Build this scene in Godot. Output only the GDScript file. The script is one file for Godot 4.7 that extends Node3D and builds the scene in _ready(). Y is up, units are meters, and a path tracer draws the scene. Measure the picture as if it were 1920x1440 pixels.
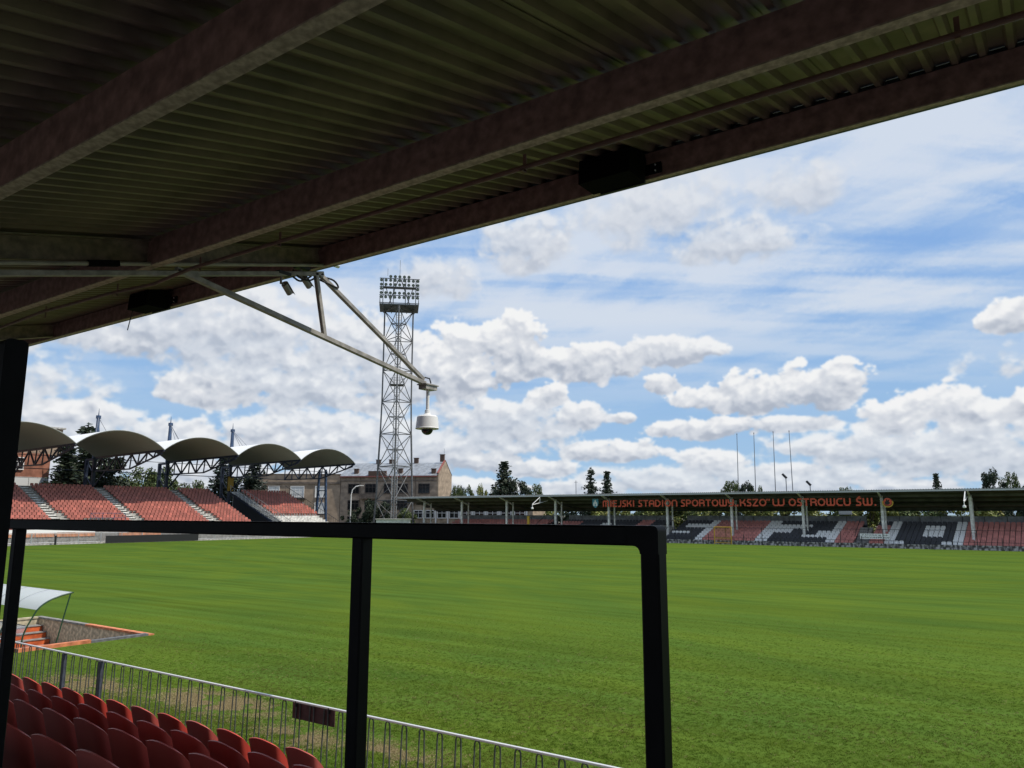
extends Node3D
# A football ground seen from the seats of the covered main stand.
# World: x runs along the touchline (minus x towards the goal-end stand), minus z across the pitch, y up, metres.

const EYE := 3.4
const ORD := ["first", "second", "third", "fourth", "fifth", "sixth", "seventh", "eighth", "ninth", "tenth", "eleventh", "twelfth", "thirteenth", "fourteenth", "fifteenth", "sixteenth", "seventeenth", "eighteenth", "nineteenth", "twentieth"]

var M := {}
var taken := {}
var rng := RandomNumberGenerator.new()


# ------------------------------------------------------------------ mesh building
class MB:
	var v := PackedVector3Array()
	var n := PackedVector3Array()
	var c := PackedColorArray()
	var uv := PackedVector2Array()
	var tint = null

	func put(p: Vector3, q: Vector3) -> void:
		v.append(p)
		n.append(q)
		if tint != null:
			c.append(tint)

	func tri(a: Vector3, b: Vector3, d: Vector3) -> void:
		var q := (d - a).cross(b - a).normalized()
		put(a, q)
		put(b, q)
		put(d, q)

	func quad(a: Vector3, b: Vector3, d: Vector3, e: Vector3) -> void:
		tri(a, b, d)
		tri(a, d, e)

	func squad(a, b, d, e, na, nb, nd, ne) -> void:
		put(a, na)
		put(b, nb)
		put(d, nd)
		put(a, na)
		put(d, nd)
		put(e, ne)

	func box(o: Vector3, s: Vector3, bs := Basis()) -> void:
		var x := bs.x * s.x * 0.5
		var y := bs.y * s.y * 0.5
		var z := bs.z * s.z * 0.5
		for f in [[x, y, z], [y, z, x], [z, x, y], [y, x, -z], [z, y, -x], [x, z, -y]]:
			var m: Vector3 = o + f[2]
			quad(m - f[0] - f[1], m - f[0] + f[1], m + f[0] + f[1], m + f[0] - f[1])

	func span(a: Vector3, b: Vector3) -> void:
		box((a + b) * 0.5, (b - a).abs())

	# a box with chamfered long edges, along its longest axis
	func beam(a: Vector3, b: Vector3, w: float, h: float, up := Vector3.UP, cut := 0.0) -> void:
		var z := (b - a).normalized()
		if absf(z.dot(up)) > 0.99:
			up = Vector3.RIGHT
		var x := up.cross(z).normalized()
		var y := z.cross(x)
		if cut <= 0.0:
			box((a + b) * 0.5, Vector3(w, h, a.distance_to(b)), Basis(x, y, z))
			return
		var p := PackedVector2Array()
		for s in [[1, 1], [-1, 1], [-1, -1], [1, -1]]:
			var hx: float = s[0] * w * 0.5
			var hy: float = s[1] * h * 0.5
			if s[0] * s[1] > 0:
				p.append(Vector2(hx, hy - s[1] * cut))
				p.append(Vector2(hx - s[0] * cut, hy))
			else:
				p.append(Vector2(hx - s[0] * cut, hy))
				p.append(Vector2(hx, hy - s[1] * cut))
		prism(p, Transform3D(Basis(x, y, z), a), a.distance_to(b))

	# a convex or star-shaped outline in the transform's xy plane, swept along its z
	func prism(p: PackedVector2Array, t: Transform3D, depth: float) -> void:
		var k := p.size()
		var m := Vector2.ZERO
		for q in p:
			m += q / k
		for i in k:
			var a := p[i]
			var b := p[(i + 1) % k]
			var a0 := t * Vector3(a.x, a.y, 0)
			var b0 := t * Vector3(b.x, b.y, 0)
			var a1 := t * Vector3(a.x, a.y, depth)
			var b1 := t * Vector3(b.x, b.y, depth)
			quad(a0, a1, b1, b0)
			tri(t * Vector3(m.x, m.y, 0), a0, b0)
			tri(t * Vector3(m.x, m.y, depth), b1, a1)

	# the same for any simple outline
	func plate(p: PackedVector2Array, t: Transform3D, depth: float) -> void:
		var k := p.size()
		var turn := 0.0
		for i in k:
			turn += p[i].cross(p[(i + 1) % k])
		if turn < 0.0:
			p.reverse()
		for i in k:
			var a := p[i]
			var b := p[(i + 1) % k]
			quad(t * Vector3(a.x, a.y, 0), t * Vector3(a.x, a.y, depth), t * Vector3(b.x, b.y, depth), t * Vector3(b.x, b.y, 0))
		var ix := Geometry2D.triangulate_polygon(p)
		for i in range(0, ix.size(), 3):
			var a := p[ix[i]]
			var b := p[ix[i + 1]]
			var d := p[ix[i + 2]]
			if (b - a).cross(d - a) < 0.0:
				var sw := b
				b = d
				d = sw
			tri(t * Vector3(a.x, a.y, 0), t * Vector3(b.x, b.y, 0), t * Vector3(d.x, d.y, 0))
			tri(t * Vector3(a.x, a.y, depth), t * Vector3(d.x, d.y, depth), t * Vector3(b.x, b.y, depth))

	func tube(a: Vector3, b: Vector3, r: float, seg := 8, r2 := -1.0, caps := true) -> void:
		if r2 < 0.0:
			r2 = r
		var z := (b - a).normalized()
		var up := Vector3.UP if absf(z.y) < 0.95 else Vector3.RIGHT
		var x := up.cross(z).normalized()
		var y := z.cross(x)
		for i in seg:
			var d0 := x * cos(TAU * i / seg) + y * sin(TAU * i / seg)
			var d1 := x * cos(TAU * (i + 1) / seg) + y * sin(TAU * (i + 1) / seg)
			squad(a + d0 * r, b + d0 * r2, b + d1 * r2, a + d1 * r, d0, d0, d1, d1)
			if caps:
				tri(a, a + d0 * r, a + d1 * r)
				tri(b, b + d1 * r2, b + d0 * r2)

	func path(p: PackedVector3Array, r: float, seg := 6) -> void:
		var frames := []
		var up := Vector3.UP
		for i in p.size():
			var t := (p[mini(i + 1, p.size() - 1)] - p[maxi(i - 1, 0)]).normalized()
			if absf(t.dot(up)) > 0.98:
				up = Vector3.RIGHT if absf(t.x) < 0.9 else Vector3.BACK
			var x := up.cross(t).normalized()
			var y := t.cross(x).normalized()
			up = y
			frames.append([x, y])
		for i in p.size() - 1:
			for k in seg:
				var a0: float = TAU * k / seg
				var a1: float = TAU * (k + 1) / seg
				var d00: Vector3 = frames[i][0] * cos(a0) + frames[i][1] * sin(a0)
				var d01: Vector3 = frames[i][0] * cos(a1) + frames[i][1] * sin(a1)
				var d10: Vector3 = frames[i + 1][0] * cos(a0) + frames[i + 1][1] * sin(a0)
				var d11: Vector3 = frames[i + 1][0] * cos(a1) + frames[i + 1][1] * sin(a1)
				squad(p[i] + d00 * r, p[i + 1] + d10 * r, p[i + 1] + d11 * r, p[i] + d01 * r, d00, d10, d11, d01)

	# profile of (radius, height) turned about the transform's y
	func lathe(p: PackedVector2Array, t: Transform3D, seg := 16) -> void:
		if p[0].y > p[p.size() - 1].y:
			p.reverse()
		for i in p.size() - 1:
			var e := p[i + 1] - p[i]
			var q := Vector2(e.y, -e.x).normalized()
			for k in seg:
				var d0 := Vector3(cos(TAU * k / seg), 0, sin(TAU * k / seg))
				var d1 := Vector3(cos(TAU * (k + 1) / seg), 0, sin(TAU * (k + 1) / seg))
				var n0 := (t.basis * (d0 * q.x + Vector3.UP * q.y)).normalized()
				var n1 := (t.basis * (d1 * q.x + Vector3.UP * q.y)).normalized()
				squad(t * (d0 * p[i].x + Vector3.UP * p[i].y), t * (d1 * p[i].x + Vector3.UP * p[i].y), t * (d1 * p[i + 1].x + Vector3.UP * p[i + 1].y), t * (d0 * p[i + 1].x + Vector3.UP * p[i + 1].y), n0, n1, n1, n0)

	# a smooth sheet through a grid of points, with thickness
	func sheet(g: Array, thick: float) -> void:
		var a := g.size()
		var b: int = g[0].size()
		var nn := []
		var back := []
		for i in a:
			var row := []
			var brow := []
			for j in b:
				var di: Vector3 = g[mini(i + 1, a - 1)][j] - g[maxi(i - 1, 0)][j]
				var dj: Vector3 = g[i][mini(j + 1, b - 1)] - g[i][maxi(j - 1, 0)]
				var q := di.cross(dj).normalized()
				row.append(q)
				brow.append(g[i][j] - q * thick)
			nn.append(row)
			back.append(brow)
		for i in a - 1:
			for j in b - 1:
				squad(g[i][j], g[i][j + 1], g[i + 1][j + 1], g[i + 1][j], nn[i][j], nn[i][j + 1], nn[i + 1][j + 1], nn[i + 1][j])
				squad(back[i][j], back[i + 1][j], back[i + 1][j + 1], back[i][j + 1], -nn[i][j], -nn[i + 1][j], -nn[i + 1][j + 1], -nn[i][j + 1])
		for i in a - 1:
			quad(g[i][0], g[i + 1][0], back[i + 1][0], back[i][0])
			quad(g[i + 1][b - 1], g[i][b - 1], back[i][b - 1], back[i + 1][b - 1])
		for j in b - 1:
			quad(g[0][j + 1], g[0][j], back[0][j], back[0][j + 1])
			quad(g[a - 1][j], g[a - 1][j + 1], back[a - 1][j + 1], back[a - 1][j])

	func mesh(m: Material) -> ArrayMesh:
		var arr := []
		arr.resize(Mesh.ARRAY_MAX)
		arr[Mesh.ARRAY_VERTEX] = v
		arr[Mesh.ARRAY_NORMAL] = n
		if c.size() == v.size() and c.size() > 0:
			arr[Mesh.ARRAY_COLOR] = c
		if uv.size() == v.size() and uv.size() > 0:
			arr[Mesh.ARRAY_TEX_UV] = uv
		var am := ArrayMesh.new()
		am.add_surface_from_arrays(Mesh.PRIMITIVE_TRIANGLES, arr)
		am.surface_set_material(0, m)
		return am


func numbered(called: String) -> String:
	var k: int = taken.get(called, -1) + 1
	taken[called] = k
	return called if k == 0 else "%s_%03d" % [called, k]


func tag(o: Node3D, label: String, category: String, group := "") -> Node3D:
	o.set_meta("label", label)
	o.set_meta("category", category)
	if group:
		o.set_meta("group", group)
	return o


func thing(called: String, label: String, category: String, at := Vector3.ZERO, turn := 0.0, group := "") -> Node3D:
	var o := Node3D.new()
	o.name = numbered(called)
	add_child(o)
	o.position = at
	o.rotation.y = turn
	return tag(o, label, category, group)


func inst(mesh: Mesh, called: String, parent: Node3D, at := Vector3.ZERO) -> MeshInstance3D:
	var o := MeshInstance3D.new()
	o.mesh = mesh
	o.position = at
	if parent == null:
		o.name = numbered(called)
		add_child(o)
	else:
		o.name = called
		parent.add_child(o, true)
	return o


func obj(b: MB, called: String, m: Material, parent: Node3D = null) -> MeshInstance3D:
	return inst(b.mesh(m), called, parent)


func struct(b: MB, called: String, m: Material) -> MeshInstance3D:
	var o := obj(b, called, m)
	o.set_meta("kind", "structure")
	return o


func bx(called: String, m: Material, parent: Node3D, a: Vector3, b: Vector3) -> MeshInstance3D:
	var k := MB.new()
	k.span(a, b)
	return obj(k, called, m, parent)


func bm(called: String, m: Material, parent: Node3D, a: Vector3, b: Vector3, w: float, h: float, up := Vector3.UP, cut := 0.0) -> MeshInstance3D:
	var k := MB.new()
	k.beam(a, b, w, h, up, cut)
	return obj(k, called, m, parent)


func tb(called: String, m: Material, parent: Node3D, a: Vector3, b: Vector3, r: float, seg := 8) -> MeshInstance3D:
	var k := MB.new()
	k.tube(a, b, r, seg)
	return obj(k, called, m, parent)


# ------------------------------------------------------------------ materials
func noise_image(size: int, sd: int, freq: float, oct: int, lo: float, hi: float, kind := FastNoiseLite.TYPE_SIMPLEX_SMOOTH, contrast := 1.0) -> Image:
	var f := FastNoiseLite.new()
	f.seed = sd
	f.frequency = freq
	f.noise_type = kind
	f.fractal_octaves = oct
	f.fractal_type = FastNoiseLite.FRACTAL_FBM
	var im := f.get_seamless_image(size, size, false, false, 0.2)
	var d := im.get_data()
	var out := PackedByteArray()
	out.resize(d.size() * 3)
	for i in d.size():
		var t := clampf((d[i] / 255.0 - 0.5) * contrast + 0.5, 0.0, 1.0)
		var g := int(255.0 * lerpf(lo, hi, t))
		out[i * 3] = g
		out[i * 3 + 1] = g
		out[i * 3 + 2] = g
	return Image.create_from_data(size, size, false, Image.FORMAT_RGB8, out)


func tex(im: Image) -> ImageTexture:
	return ImageTexture.create_from_image(im)


func mk(key: String, col: Color, rough := 0.8, metal := 0.0) -> StandardMaterial3D:
	var m := StandardMaterial3D.new()
	m.resource_name = key
	m.albedo_color = col.linear_to_srgb()
	m.roughness = rough
	m.metallic = metal
	M[key] = m
	return m


func worn(m: StandardMaterial3D, t: Texture2D, scale: float, rough_t: Texture2D = null) -> StandardMaterial3D:
	m.albedo_texture = t
	m.uv1_triplanar = true
	m.uv1_world_triplanar = true
	m.uv1_scale = Vector3.ONE * scale
	if rough_t:
		m.roughness_texture = rough_t
	return m


func relief(m: StandardMaterial3D, im: Image, strength: float) -> void:
	var k: Image = im.duplicate()
	k.bump_map_to_normal_map(strength)
	m.normal_enabled = true
	m.normal_texture = tex(k)


func materials() -> void:
	var i_soft := noise_image(256, 3, 0.012, 5, 0.72, 1.0, FastNoiseLite.TYPE_SIMPLEX_SMOOTH, 1.6)
	var i_grit := noise_image(256, 5, 0.09, 4, 0.62, 1.0, FastNoiseLite.TYPE_SIMPLEX_SMOOTH, 1.8)
	var i_stain := noise_image(512, 9, 0.012, 6, 0.74, 1.0, FastNoiseLite.TYPE_SIMPLEX_SMOOTH, 1.5)
	var soft := tex(i_soft)
	var grit := tex(i_grit)
	var stain := tex(i_stain)
	# the main stand
	worn(mk("sheet_steel", Color(0.20, 0.148, 0.105), 0.55), stain, 0.35)
	worn(mk("primer_steel", Color(0.38, 0.225, 0.19), 0.62), stain, 1.3)
	worn(mk("dusty_steel", Color(0.53, 0.43, 0.325), 0.8), stain, 2.5)
	worn(mk("rafter_paint", Color(0.28, 0.225, 0.16), 0.6), stain, 1.3)
	worn(mk("pale_paint", Color(0.42, 0.40, 0.34), 0.55), stain, 0.6)
	worn(mk("boom_paint", Color(0.40, 0.38, 0.345), 0.5), stain, 1.0)
	worn(mk("conduit", Color(0.17, 0.085, 0.065), 0.6), stain, 0.8)
	mk("black_plastic", Color(0.008, 0.008, 0.009), 0.85)
	mk("rubber", Color(0.015, 0.015, 0.016), 0.7)
	mk("galvanised", Color(0.58, 0.60, 0.62), 0.38, 0.7)
	mk("bright_zinc", Color(0.86, 0.87, 0.88), 0.3, 0.4)
	worn(mk("railing_black", Color(0.0045, 0.0048, 0.006), 0.5), soft, 2.0)
	M.railing_black.metallic_specular = 0.25
	M.black_plastic.metallic_specular = 0.1
	worn(mk("concrete", Color(0.33, 0.32, 0.30), 0.92), stain, 0.3)
	relief(M.concrete, i_grit, 1.5)
	worn(mk("pale_concrete", Color(0.52, 0.51, 0.47), 0.92), stain, 0.35)
	worn(mk("white_concrete", Color(0.78, 0.77, 0.73), 0.9), stain, 0.25)
	for k in 4:
		var f: float = [1.0, 0.8, 1.12, 0.92][k]
		mk("seat_red_%d" % k, Color(0.56 * f, 0.07 * f + 0.014 * k, 0.05 * f + 0.014 * k), 0.45)
	for k in 4:
		var f: float = [1.0, 0.84, 1.15, 1.35][k]
		mk("far_red_%d" % k, Color(0.37 * f, 0.118 * f, 0.088 * f), 0.55)
	mk("far_dark", Color(0.022, 0.024, 0.032), 0.5)
	mk("far_white", Color(0.76, 0.76, 0.74), 0.5)
	for k in 3:
		var f: float = [1.0, 0.85, 1.15][k]
		mk("faded_red_%d" % k, Color(0.50 * f, 0.185 * f, 0.155 * f), 0.55)
	mk("far_stuff", Color(1, 1, 1), 0.5).vertex_color_use_as_albedo = true
	# fences
	worn(mk("fence_grey", Color(0.13, 0.145, 0.155), 0.5, 0.3), soft, 2.0)
	worn(mk("post_blue", Color(0.085, 0.095, 0.135), 0.5), soft, 2.0)
	worn(mk("maroon", Color(0.10, 0.038, 0.045), 0.6), soft, 2.0)
	mk("yellow", Color(0.55, 0.33, 0.03), 0.5)
	# dugout
	worn(mk("orange", Color(0.72, 0.14, 0.035), 0.65), soft, 0.8)
	worn(mk("orange_pale", Color(0.80, 0.27, 0.12), 0.7), soft, 0.9)
	worn(mk("cream", Color(0.66, 0.58, 0.40), 0.85), stain, 0.5)
	worn(mk("grey_cap", Color(0.17, 0.175, 0.185), 0.8), stain, 0.7)
	worn(mk("stone_grey", Color(0.32, 0.31, 0.29), 0.9), stain, 0.7)
	worn(mk("render_tan", Color(0.78, 0.64, 0.46), 0.95), soft, 1.6)
	var i_lumps := noise_image(512, 21, 0.03, 5, 0.0, 1.0, FastNoiseLite.TYPE_CELLULAR, 1.3)
	relief(M.render_tan, i_lumps, 5.0)
	mk("green_frame", Color(0.018, 0.06, 0.028), 0.45)
	var pc := mk("polycarbonate", Color(0.72, 0.76, 0.78, 1), 0.3)
	pc.albedo_color.a = 0.6
	pc.transparency = BaseMaterial3D.TRANSPARENCY_ALPHA
	var cp := mk("clear_panel", Color(0.72, 0.76, 0.78, 1), 0.1)
	cp.albedo_color.a = 0.12
	cp.transparency = BaseMaterial3D.TRANSPARENCY_ALPHA
	# goal-end stand
	mk("membrane_white", Color(0.74, 0.745, 0.74), 0.6)
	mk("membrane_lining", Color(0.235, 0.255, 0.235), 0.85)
	worn(mk("navy_steel", Color(0.018, 0.030, 0.065), 0.45), soft, 0.5)
	worn(mk("blue_steel", Color(0.045, 0.085, 0.17), 0.45), soft, 0.5)
	mk("rope_steel", Color(0.20, 0.21, 0.23), 0.5, 0.4)
	mk("board_black", Color(0.016, 0.016, 0.018), 0.5)
	worn(mk("banner_orange", Color(0.74, 0.31, 0.15), 0.7), soft, 0.3)
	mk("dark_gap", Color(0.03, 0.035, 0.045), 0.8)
	# tower
	worn(mk("tower_steel", Color(0.17, 0.175, 0.18), 0.55, 0.3), stain, 0.3)
	mk("lamp_drum", Color(0.045, 0.06, 0.065), 0.5, 0.3)
	mk("lamp_glass", Color(0.20, 0.22, 0.23), 0.15)
	mk("ladder_steel", Color(0.36, 0.37, 0.38), 0.5, 0.3)
	# opposite stand
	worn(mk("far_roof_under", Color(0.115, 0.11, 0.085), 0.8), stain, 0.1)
	mk("far_roof_edge", Color(0.44, 0.45, 0.46), 0.5)
	worn(mk("far_column", Color(0.88, 0.86, 0.82), 0.7), stain, 0.3)
	worn(mk("far_panel", Color(0.33, 0.34, 0.36), 0.7), stain, 0.2)
	mk("letter_red", Color(0.62, 0.085, 0.035), 0.5)
	worn(mk("peeling_wall", Color(0.50, 0.49, 0.46), 0.9), tex(noise_image(256, 31, 0.03, 4, 0.42, 1.0, FastNoiseLite.TYPE_SIMPLEX_SMOOTH, 2.4)), 0.3)
	mk("wire_dark", Color(0.03, 0.032, 0.036), 0.6, 0.3)
	mk("shield_blue", Color(0.06, 0.24, 0.33), 0.5)
	mk("shield_white", Color(0.68, 0.70, 0.70), 0.5)
	mk("cloth_white", Color(0.86, 0.86, 0.84), 0.8)
	mk("print_black", Color(0.015, 0.015, 0.015), 0.7)
	mk("white_paint", Color(0.75, 0.75, 0.74), 0.5)
	# buildings
	worn(mk("stucco_brown", Color(0.37, 0.295, 0.23), 0.95), stain, 0.12)
	worn(mk("stucco_beige", Color(0.42, 0.325, 0.24), 0.95), stain, 0.1)
	worn(mk("stucco_gable", Color(0.45, 0.355, 0.26), 0.95), stain, 0.12)
	worn(mk("stucco_pink", Color(0.42, 0.18, 0.115), 0.95), stain, 0.1)
	worn(mk("trim_grey", Color(0.21, 0.17, 0.14), 0.9), soft, 0.3)
	worn(mk("tin_roof", Color(0.40, 0.43, 0.46), 0.45, 0.2), stain, 0.15)
	mk("red_edge", Color(0.24, 0.075, 0.06), 0.7)
	worn(mk("brick_dark", Color(0.16, 0.10, 0.075), 0.9), grit, 0.6)
	mk("glass_dark", Color(0.012, 0.013, 0.015), 0.12)
	mk("curtain_white", Color(0.62, 0.63, 0.62), 0.4)
	mk("frame_dark", Color(0.06, 0.045, 0.04), 0.6)
	# plants and ground
	for a in [["leaf_mid", Color(0.075, 0.105, 0.032)], ["leaf_dark", Color(0.026, 0.042, 0.022)], ["leaf_light", Color(0.20, 0.225, 0.06)], ["leaf_blue", Color(0.032, 0.05, 0.038)]]:
		var m := mk(a[0], Color(1, 1, 1), 0.7)
		m.vertex_color_use_as_albedo = true
		m.backlight_enabled = true
		m.backlight = Color(0.25, 0.3, 0.12)
		M[a[0] + "_c"] = a[1]
	worn(mk("bark", Color(0.09, 0.065, 0.045), 0.95), grit, 1.0)
	worn(mk("earth", Color(0.17, 0.155, 0.11), 0.95), stain, 0.02)
	worn(mk("paving", Color(0.27, 0.26, 0.245), 0.95), stain, 0.3)
	M.blade = mk("blade", Color(1, 1, 1), 0.65)
	M.blade.vertex_color_use_as_albedo = true
	M.blade.specular_mode = BaseMaterial3D.SPECULAR_DISABLED
	M.blade.backlight_enabled = true
	M.blade.backlight = Color(0.25, 0.3, 0.1)
	pitch_material()


# mown turf: long faint streaks along x, mottled patches, fine grain
func pitch_material() -> void:
	var w := 1024
	var streak := FastNoiseLite.new()
	streak.seed = 11
	streak.frequency = 1.0
	streak.fractal_octaves = 4
	var blot := FastNoiseLite.new()
	blot.seed = 12
	blot.frequency = 1.0
	blot.fractal_octaves = 4
	var out := PackedByteArray()
	out.resize(w * w * 3)
	for j in w:
		# z period 40 m, x period 90 m, both wrapped on a torus
		var tz := TAU * j / w
		var cz := cos(tz)
		var sz := sin(tz)
		for i in w:
			var tx := TAU * i / w
			var cx := cos(tx) * 0.42
			var sx := sin(tx) * 0.42
			var a := streak.get_noise_3d(cz * 11.0 + cx * 1.3, sz * 11.0 + sx * 1.3, cx * 2.0 - sx)
			var b := blot.get_noise_3d(cz * 2.4 + cx * 4.0, sz * 2.4 + sx * 6.0, cx * 5.0 + 7.0)
			var band := 0.5 + 0.5 * sin(tz * 7.0 + 0.6 * sin(tz * 3.0) + b * 0.7)
			var t := 0.5 + 0.55 * a + 0.34 * b
			var y := clampf(0.5 + 0.9 * b - 0.35 * a, 0.0, 1.0)
			var g := 0.122 + 0.074 * t + 0.016 * band
			var r := g * lerpf(0.56, 0.66, y)
			var bl := g * lerpf(0.14, 0.18, 1.0 - y)
			var col := Color(r, g, bl).linear_to_srgb()
			var k := (j * w + i) * 3
			out[k] = int(col.r * 255)
			out[k + 1] = int(col.g * 255)
			out[k + 2] = int(col.b * 255)
	var m := StandardMaterial3D.new()
	m.resource_name = "turf"
	m.albedo_texture = tex(Image.create_from_data(w, w, false, Image.FORMAT_RGB8, out))
	m.roughness = 0.95
	m.specular_mode = BaseMaterial3D.SPECULAR_DISABLED
	m.uv1_scale = Vector3(1.0 / 90.0, 1.0 / 40.0, 1)
	m.detail_enabled = true
	m.detail_blend_mode = BaseMaterial3D.BLEND_MODE_MUL
	m.detail_albedo = tex(noise_image(512, 41, 0.11, 4, 0.78, 1.0, FastNoiseLite.TYPE_SIMPLEX_SMOOTH, 1.5))
	m.detail_uv_layer = BaseMaterial3D.DETAIL_UV_2
	m.uv2_scale = Vector3(1.0 / 2.3, 1.0 / 1.7, 1)
	M.turf = m


# ------------------------------------------------------------------ sky
var sky_fbm := FastNoiseLite.new()
var sky_puff := FastNoiseLite.new()
var sky_high := FastNoiseLite.new()
var sky_big := FastNoiseLite.new()
var clumps := []
var sky_bins := []


func sky_setup() -> void:
	sky_fbm.seed = 71
	sky_fbm.frequency = 0.3
	sky_fbm.fractal_octaves = 6
	sky_fbm.fractal_gain = 0.55
	sky_puff.seed = 72
	sky_puff.noise_type = FastNoiseLite.TYPE_CELLULAR
	sky_puff.cellular_return_type = FastNoiseLite.RETURN_DISTANCE
	sky_puff.cellular_distance_function = FastNoiseLite.DISTANCE_EUCLIDEAN
	sky_puff.frequency = 0.55
	sky_puff.fractal_type = FastNoiseLite.FRACTAL_FBM
	sky_puff.fractal_octaves = 3
	sky_puff.fractal_gain = 0.5
	sky_high.seed = 73
	sky_high.frequency = 0.9
	sky_high.fractal_octaves = 4
	sky_high.fractal_gain = 0.55
	sky_high.domain_warp_enabled = true
	sky_high.domain_warp_amplitude = 0.6
	sky_high.domain_warp_frequency = 0.7
	sky_big.seed = 74
	sky_big.frequency = 0.8
	sky_big.fractal_octaves = 3
	# cumulus: azimuth (0 is across the pitch, minus towards the goal end), elevation, half width, rise, depth, softness
	clumps = [[-39.5, 10.6, 4.2, 3.4, 2.9, 0.0], [-35.4, 12.3, 2.8, 2.3, 2.6, 0.0], [-42.5, 10.2, 3.4, 2.6, 2.4, 0.1], [-29.6, 11.1, 4.6, 1.5, 1.5, 0.0], [-23.6, 11.6, 4.2, 1.25, 1.0, 0.1],
		[-32.6, 8.4, 1.9, 1.2, 0.8, 0.0], [-36.8, 7.5, 3.2, 1.2, 0.9, 0.0], [-30.3, 7.0, 2.4, 1.3, 1.0, 0.0], [-34.4, 5.9, 3.4, 0.9, 0.8, 0.1], [-27.0, 6.9, 1.0, 0.45, 0.35, 0.0],
		[-18.2, 8.1, 4.6, 1.8, 1.1, 0.0], [-13.2, 8.7, 3.2, 1.9, 1.6, 0.0], [-24.2, 9.3, 1.5, 0.9, 0.6, 0.0], [-21.0, 6.0, 4.4, 0.9, 0.7, 0.0], [-15.0, 6.2, 3.4, 0.7, 0.6, 0.1],
		[-8.6, 6.0, 3.0, 1.9, 1.5, 0.0], [-5.2, 6.4, 2.6, 2.0, 1.6, 0.0], [-1.0, 6.4, 3.0, 1.5, 1.6, 0.0], [3.5, 6.2, 3.6, 1.7, 1.3, 0.0], [-12.4, 4.3, 3.2, 1.2, 0.8, 0.0],
		[-27.8, 4.3, 4.2, 1.2, 0.6, 0.0], [-20.6, 3.4, 3.2, 1.2, 0.6, 0.0], [-6.5, 3.5, 4.2, 1.0, 0.7, 0.0], [-15.5, 3.0, 3.0, 0.8, 0.5, 0.0], [-23.5, 2.0, 3.2, 0.7, 0.4, 0.0], [0.0, 3.4, 3.2, 0.9, 0.6, 0.0],
		[-54.0, 12.4, 7.2, 2.9, 2.0, 0.25], [-46.5, 11.8, 4.6, 2.7, 2.0, 0.2], [-61.6, 11.6, 2.9, 1.6, 1.4, 0.05], [-66.8, 11.8, 3.0, 1.9, 1.2, 0.1], [-56.2, 8.1, 4.2, 1.9, 1.0, 0.0], [-50.0, 8.9, 4.4, 1.8, 1.4, 0.1], [-46.0, 7.9, 2.6, 1.1, 0.7, 0.0],
		[-65.0, 6.3, 3.2, 1.3, 1.1, 0.0], [-58.5, 5.6, 3.6, 1.0, 0.8, 0.0], [-52.6, 5.2, 4.6, 1.6, 1.1, 0.0], [-47.0, 5.3, 3.6, 1.7, 1.3, 0.0], [-41.6, 4.1, 3.8, 1.5, 0.9, 0.0], [-37.0, 3.7, 3.6, 1.3, 0.8, 0.0], [-33.0, 3.1, 3.0, 1.0, 0.6, 0.0],
		[-57.0, 2.6, 6.0, 1.2, 0.9, 0.0], [-48.0, 2.4, 6.0, 1.2, 0.8, 0.0], [-66.0, 2.8, 5.0, 1.2, 0.9, 0.0], [-39.0, 1.9, 5.0, 0.9, 0.6, 0.0], [-30.0, 1.8, 4.5, 0.8, 0.5, 0.0], [-17.5, 1.7, 5.0, 0.8, 0.5, 0.0], [-9.0, 1.7, 5.0, 0.8, 0.5, 0.0], [0.0, 1.7, 5.0, 0.8, 0.5, 0.0],
		[-18.8, 19.0, 5.6, 2.4, 1.3, 0.55], [-24.0, 21.5, 6.6, 3.6, 2.6, 0.75], [-34.2, 19.6, 3.8, 2.6, 2.0, 0.5], [-1.8, 12.1, 1.8, 1.3, 0.9, 0.0], [0.5, 27.5, 3.5, 2.2, 1.6, 0.6], [-14.0, 22.0, 4.0, 2.0, 1.6, 0.8], [-41.0, 17.0, 4.0, 1.8, 1.4, 0.6],
		[-57.0, 13.0, 11.0, 3.6, 3.2, 0.42], [-50.0, 9.6, 9.0, 3.0, 2.4, 0.34], [-45.0, 5.2, 14.0, 2.6, 2.6, 0.3], [-62.0, 4.4, 10.0, 2.4, 2.2, 0.3], [-19.0, 2.4, 14.0, 1.3, 1.4, 0.32], [-4.0, 4.0, 14.0, 2.2, 2.0, 0.3], [-36.0, 6.6, 7.0, 1.8, 1.6, 0.36], [-10.0, 4.4, 6.0, 1.2, 1.2, 0.38]]
	var r := RandomNumberGenerator.new()
	r.seed = 5
	var k := 0
	while k < 150:   # the same kind of sky all the way round
		var az := r.randf_range(8.0, 288.0)
		var el := 1.6 + 11.5 * pow(r.randf(), 1.5)
		var s := 0.6 + el * 0.13
		clumps.append([wrapf(az, -180, 180), el, s * r.randf_range(1.6, 3.8), s * r.randf_range(0.8, 1.5), s * r.randf_range(0.5, 0.9), r.randf() * 0.15])
		k += 1
	for i in 30:
		clumps.append([wrapf(r.randf_range(10.0, 286.0), -180, 180), r.randf_range(2.5, 12.0), r.randf_range(7, 15), r.randf_range(1.6, 3.2), r.randf_range(1.4, 2.8), r.randf_range(0.28, 0.42)])
	for i in 26:
		clumps.append([wrapf(r.randf_range(10.0, 286.0), -180, 180), r.randf_range(16, 42), r.randf_range(4, 9), r.randf_range(2, 4), r.randf_range(1.5, 2.6), r.randf_range(0.4, 0.8)])
	sky_bins.resize(72)
	for b in 72:
		sky_bins[b] = []
		for cl in clumps:
			var mid := -180.0 + b * 5.0 + 2.5
			if absf(wrapf(cl[0] - mid, -180, 180)) < cl[2] * 1.7 + 4.0:
				sky_bins[b].append(cl)


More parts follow.
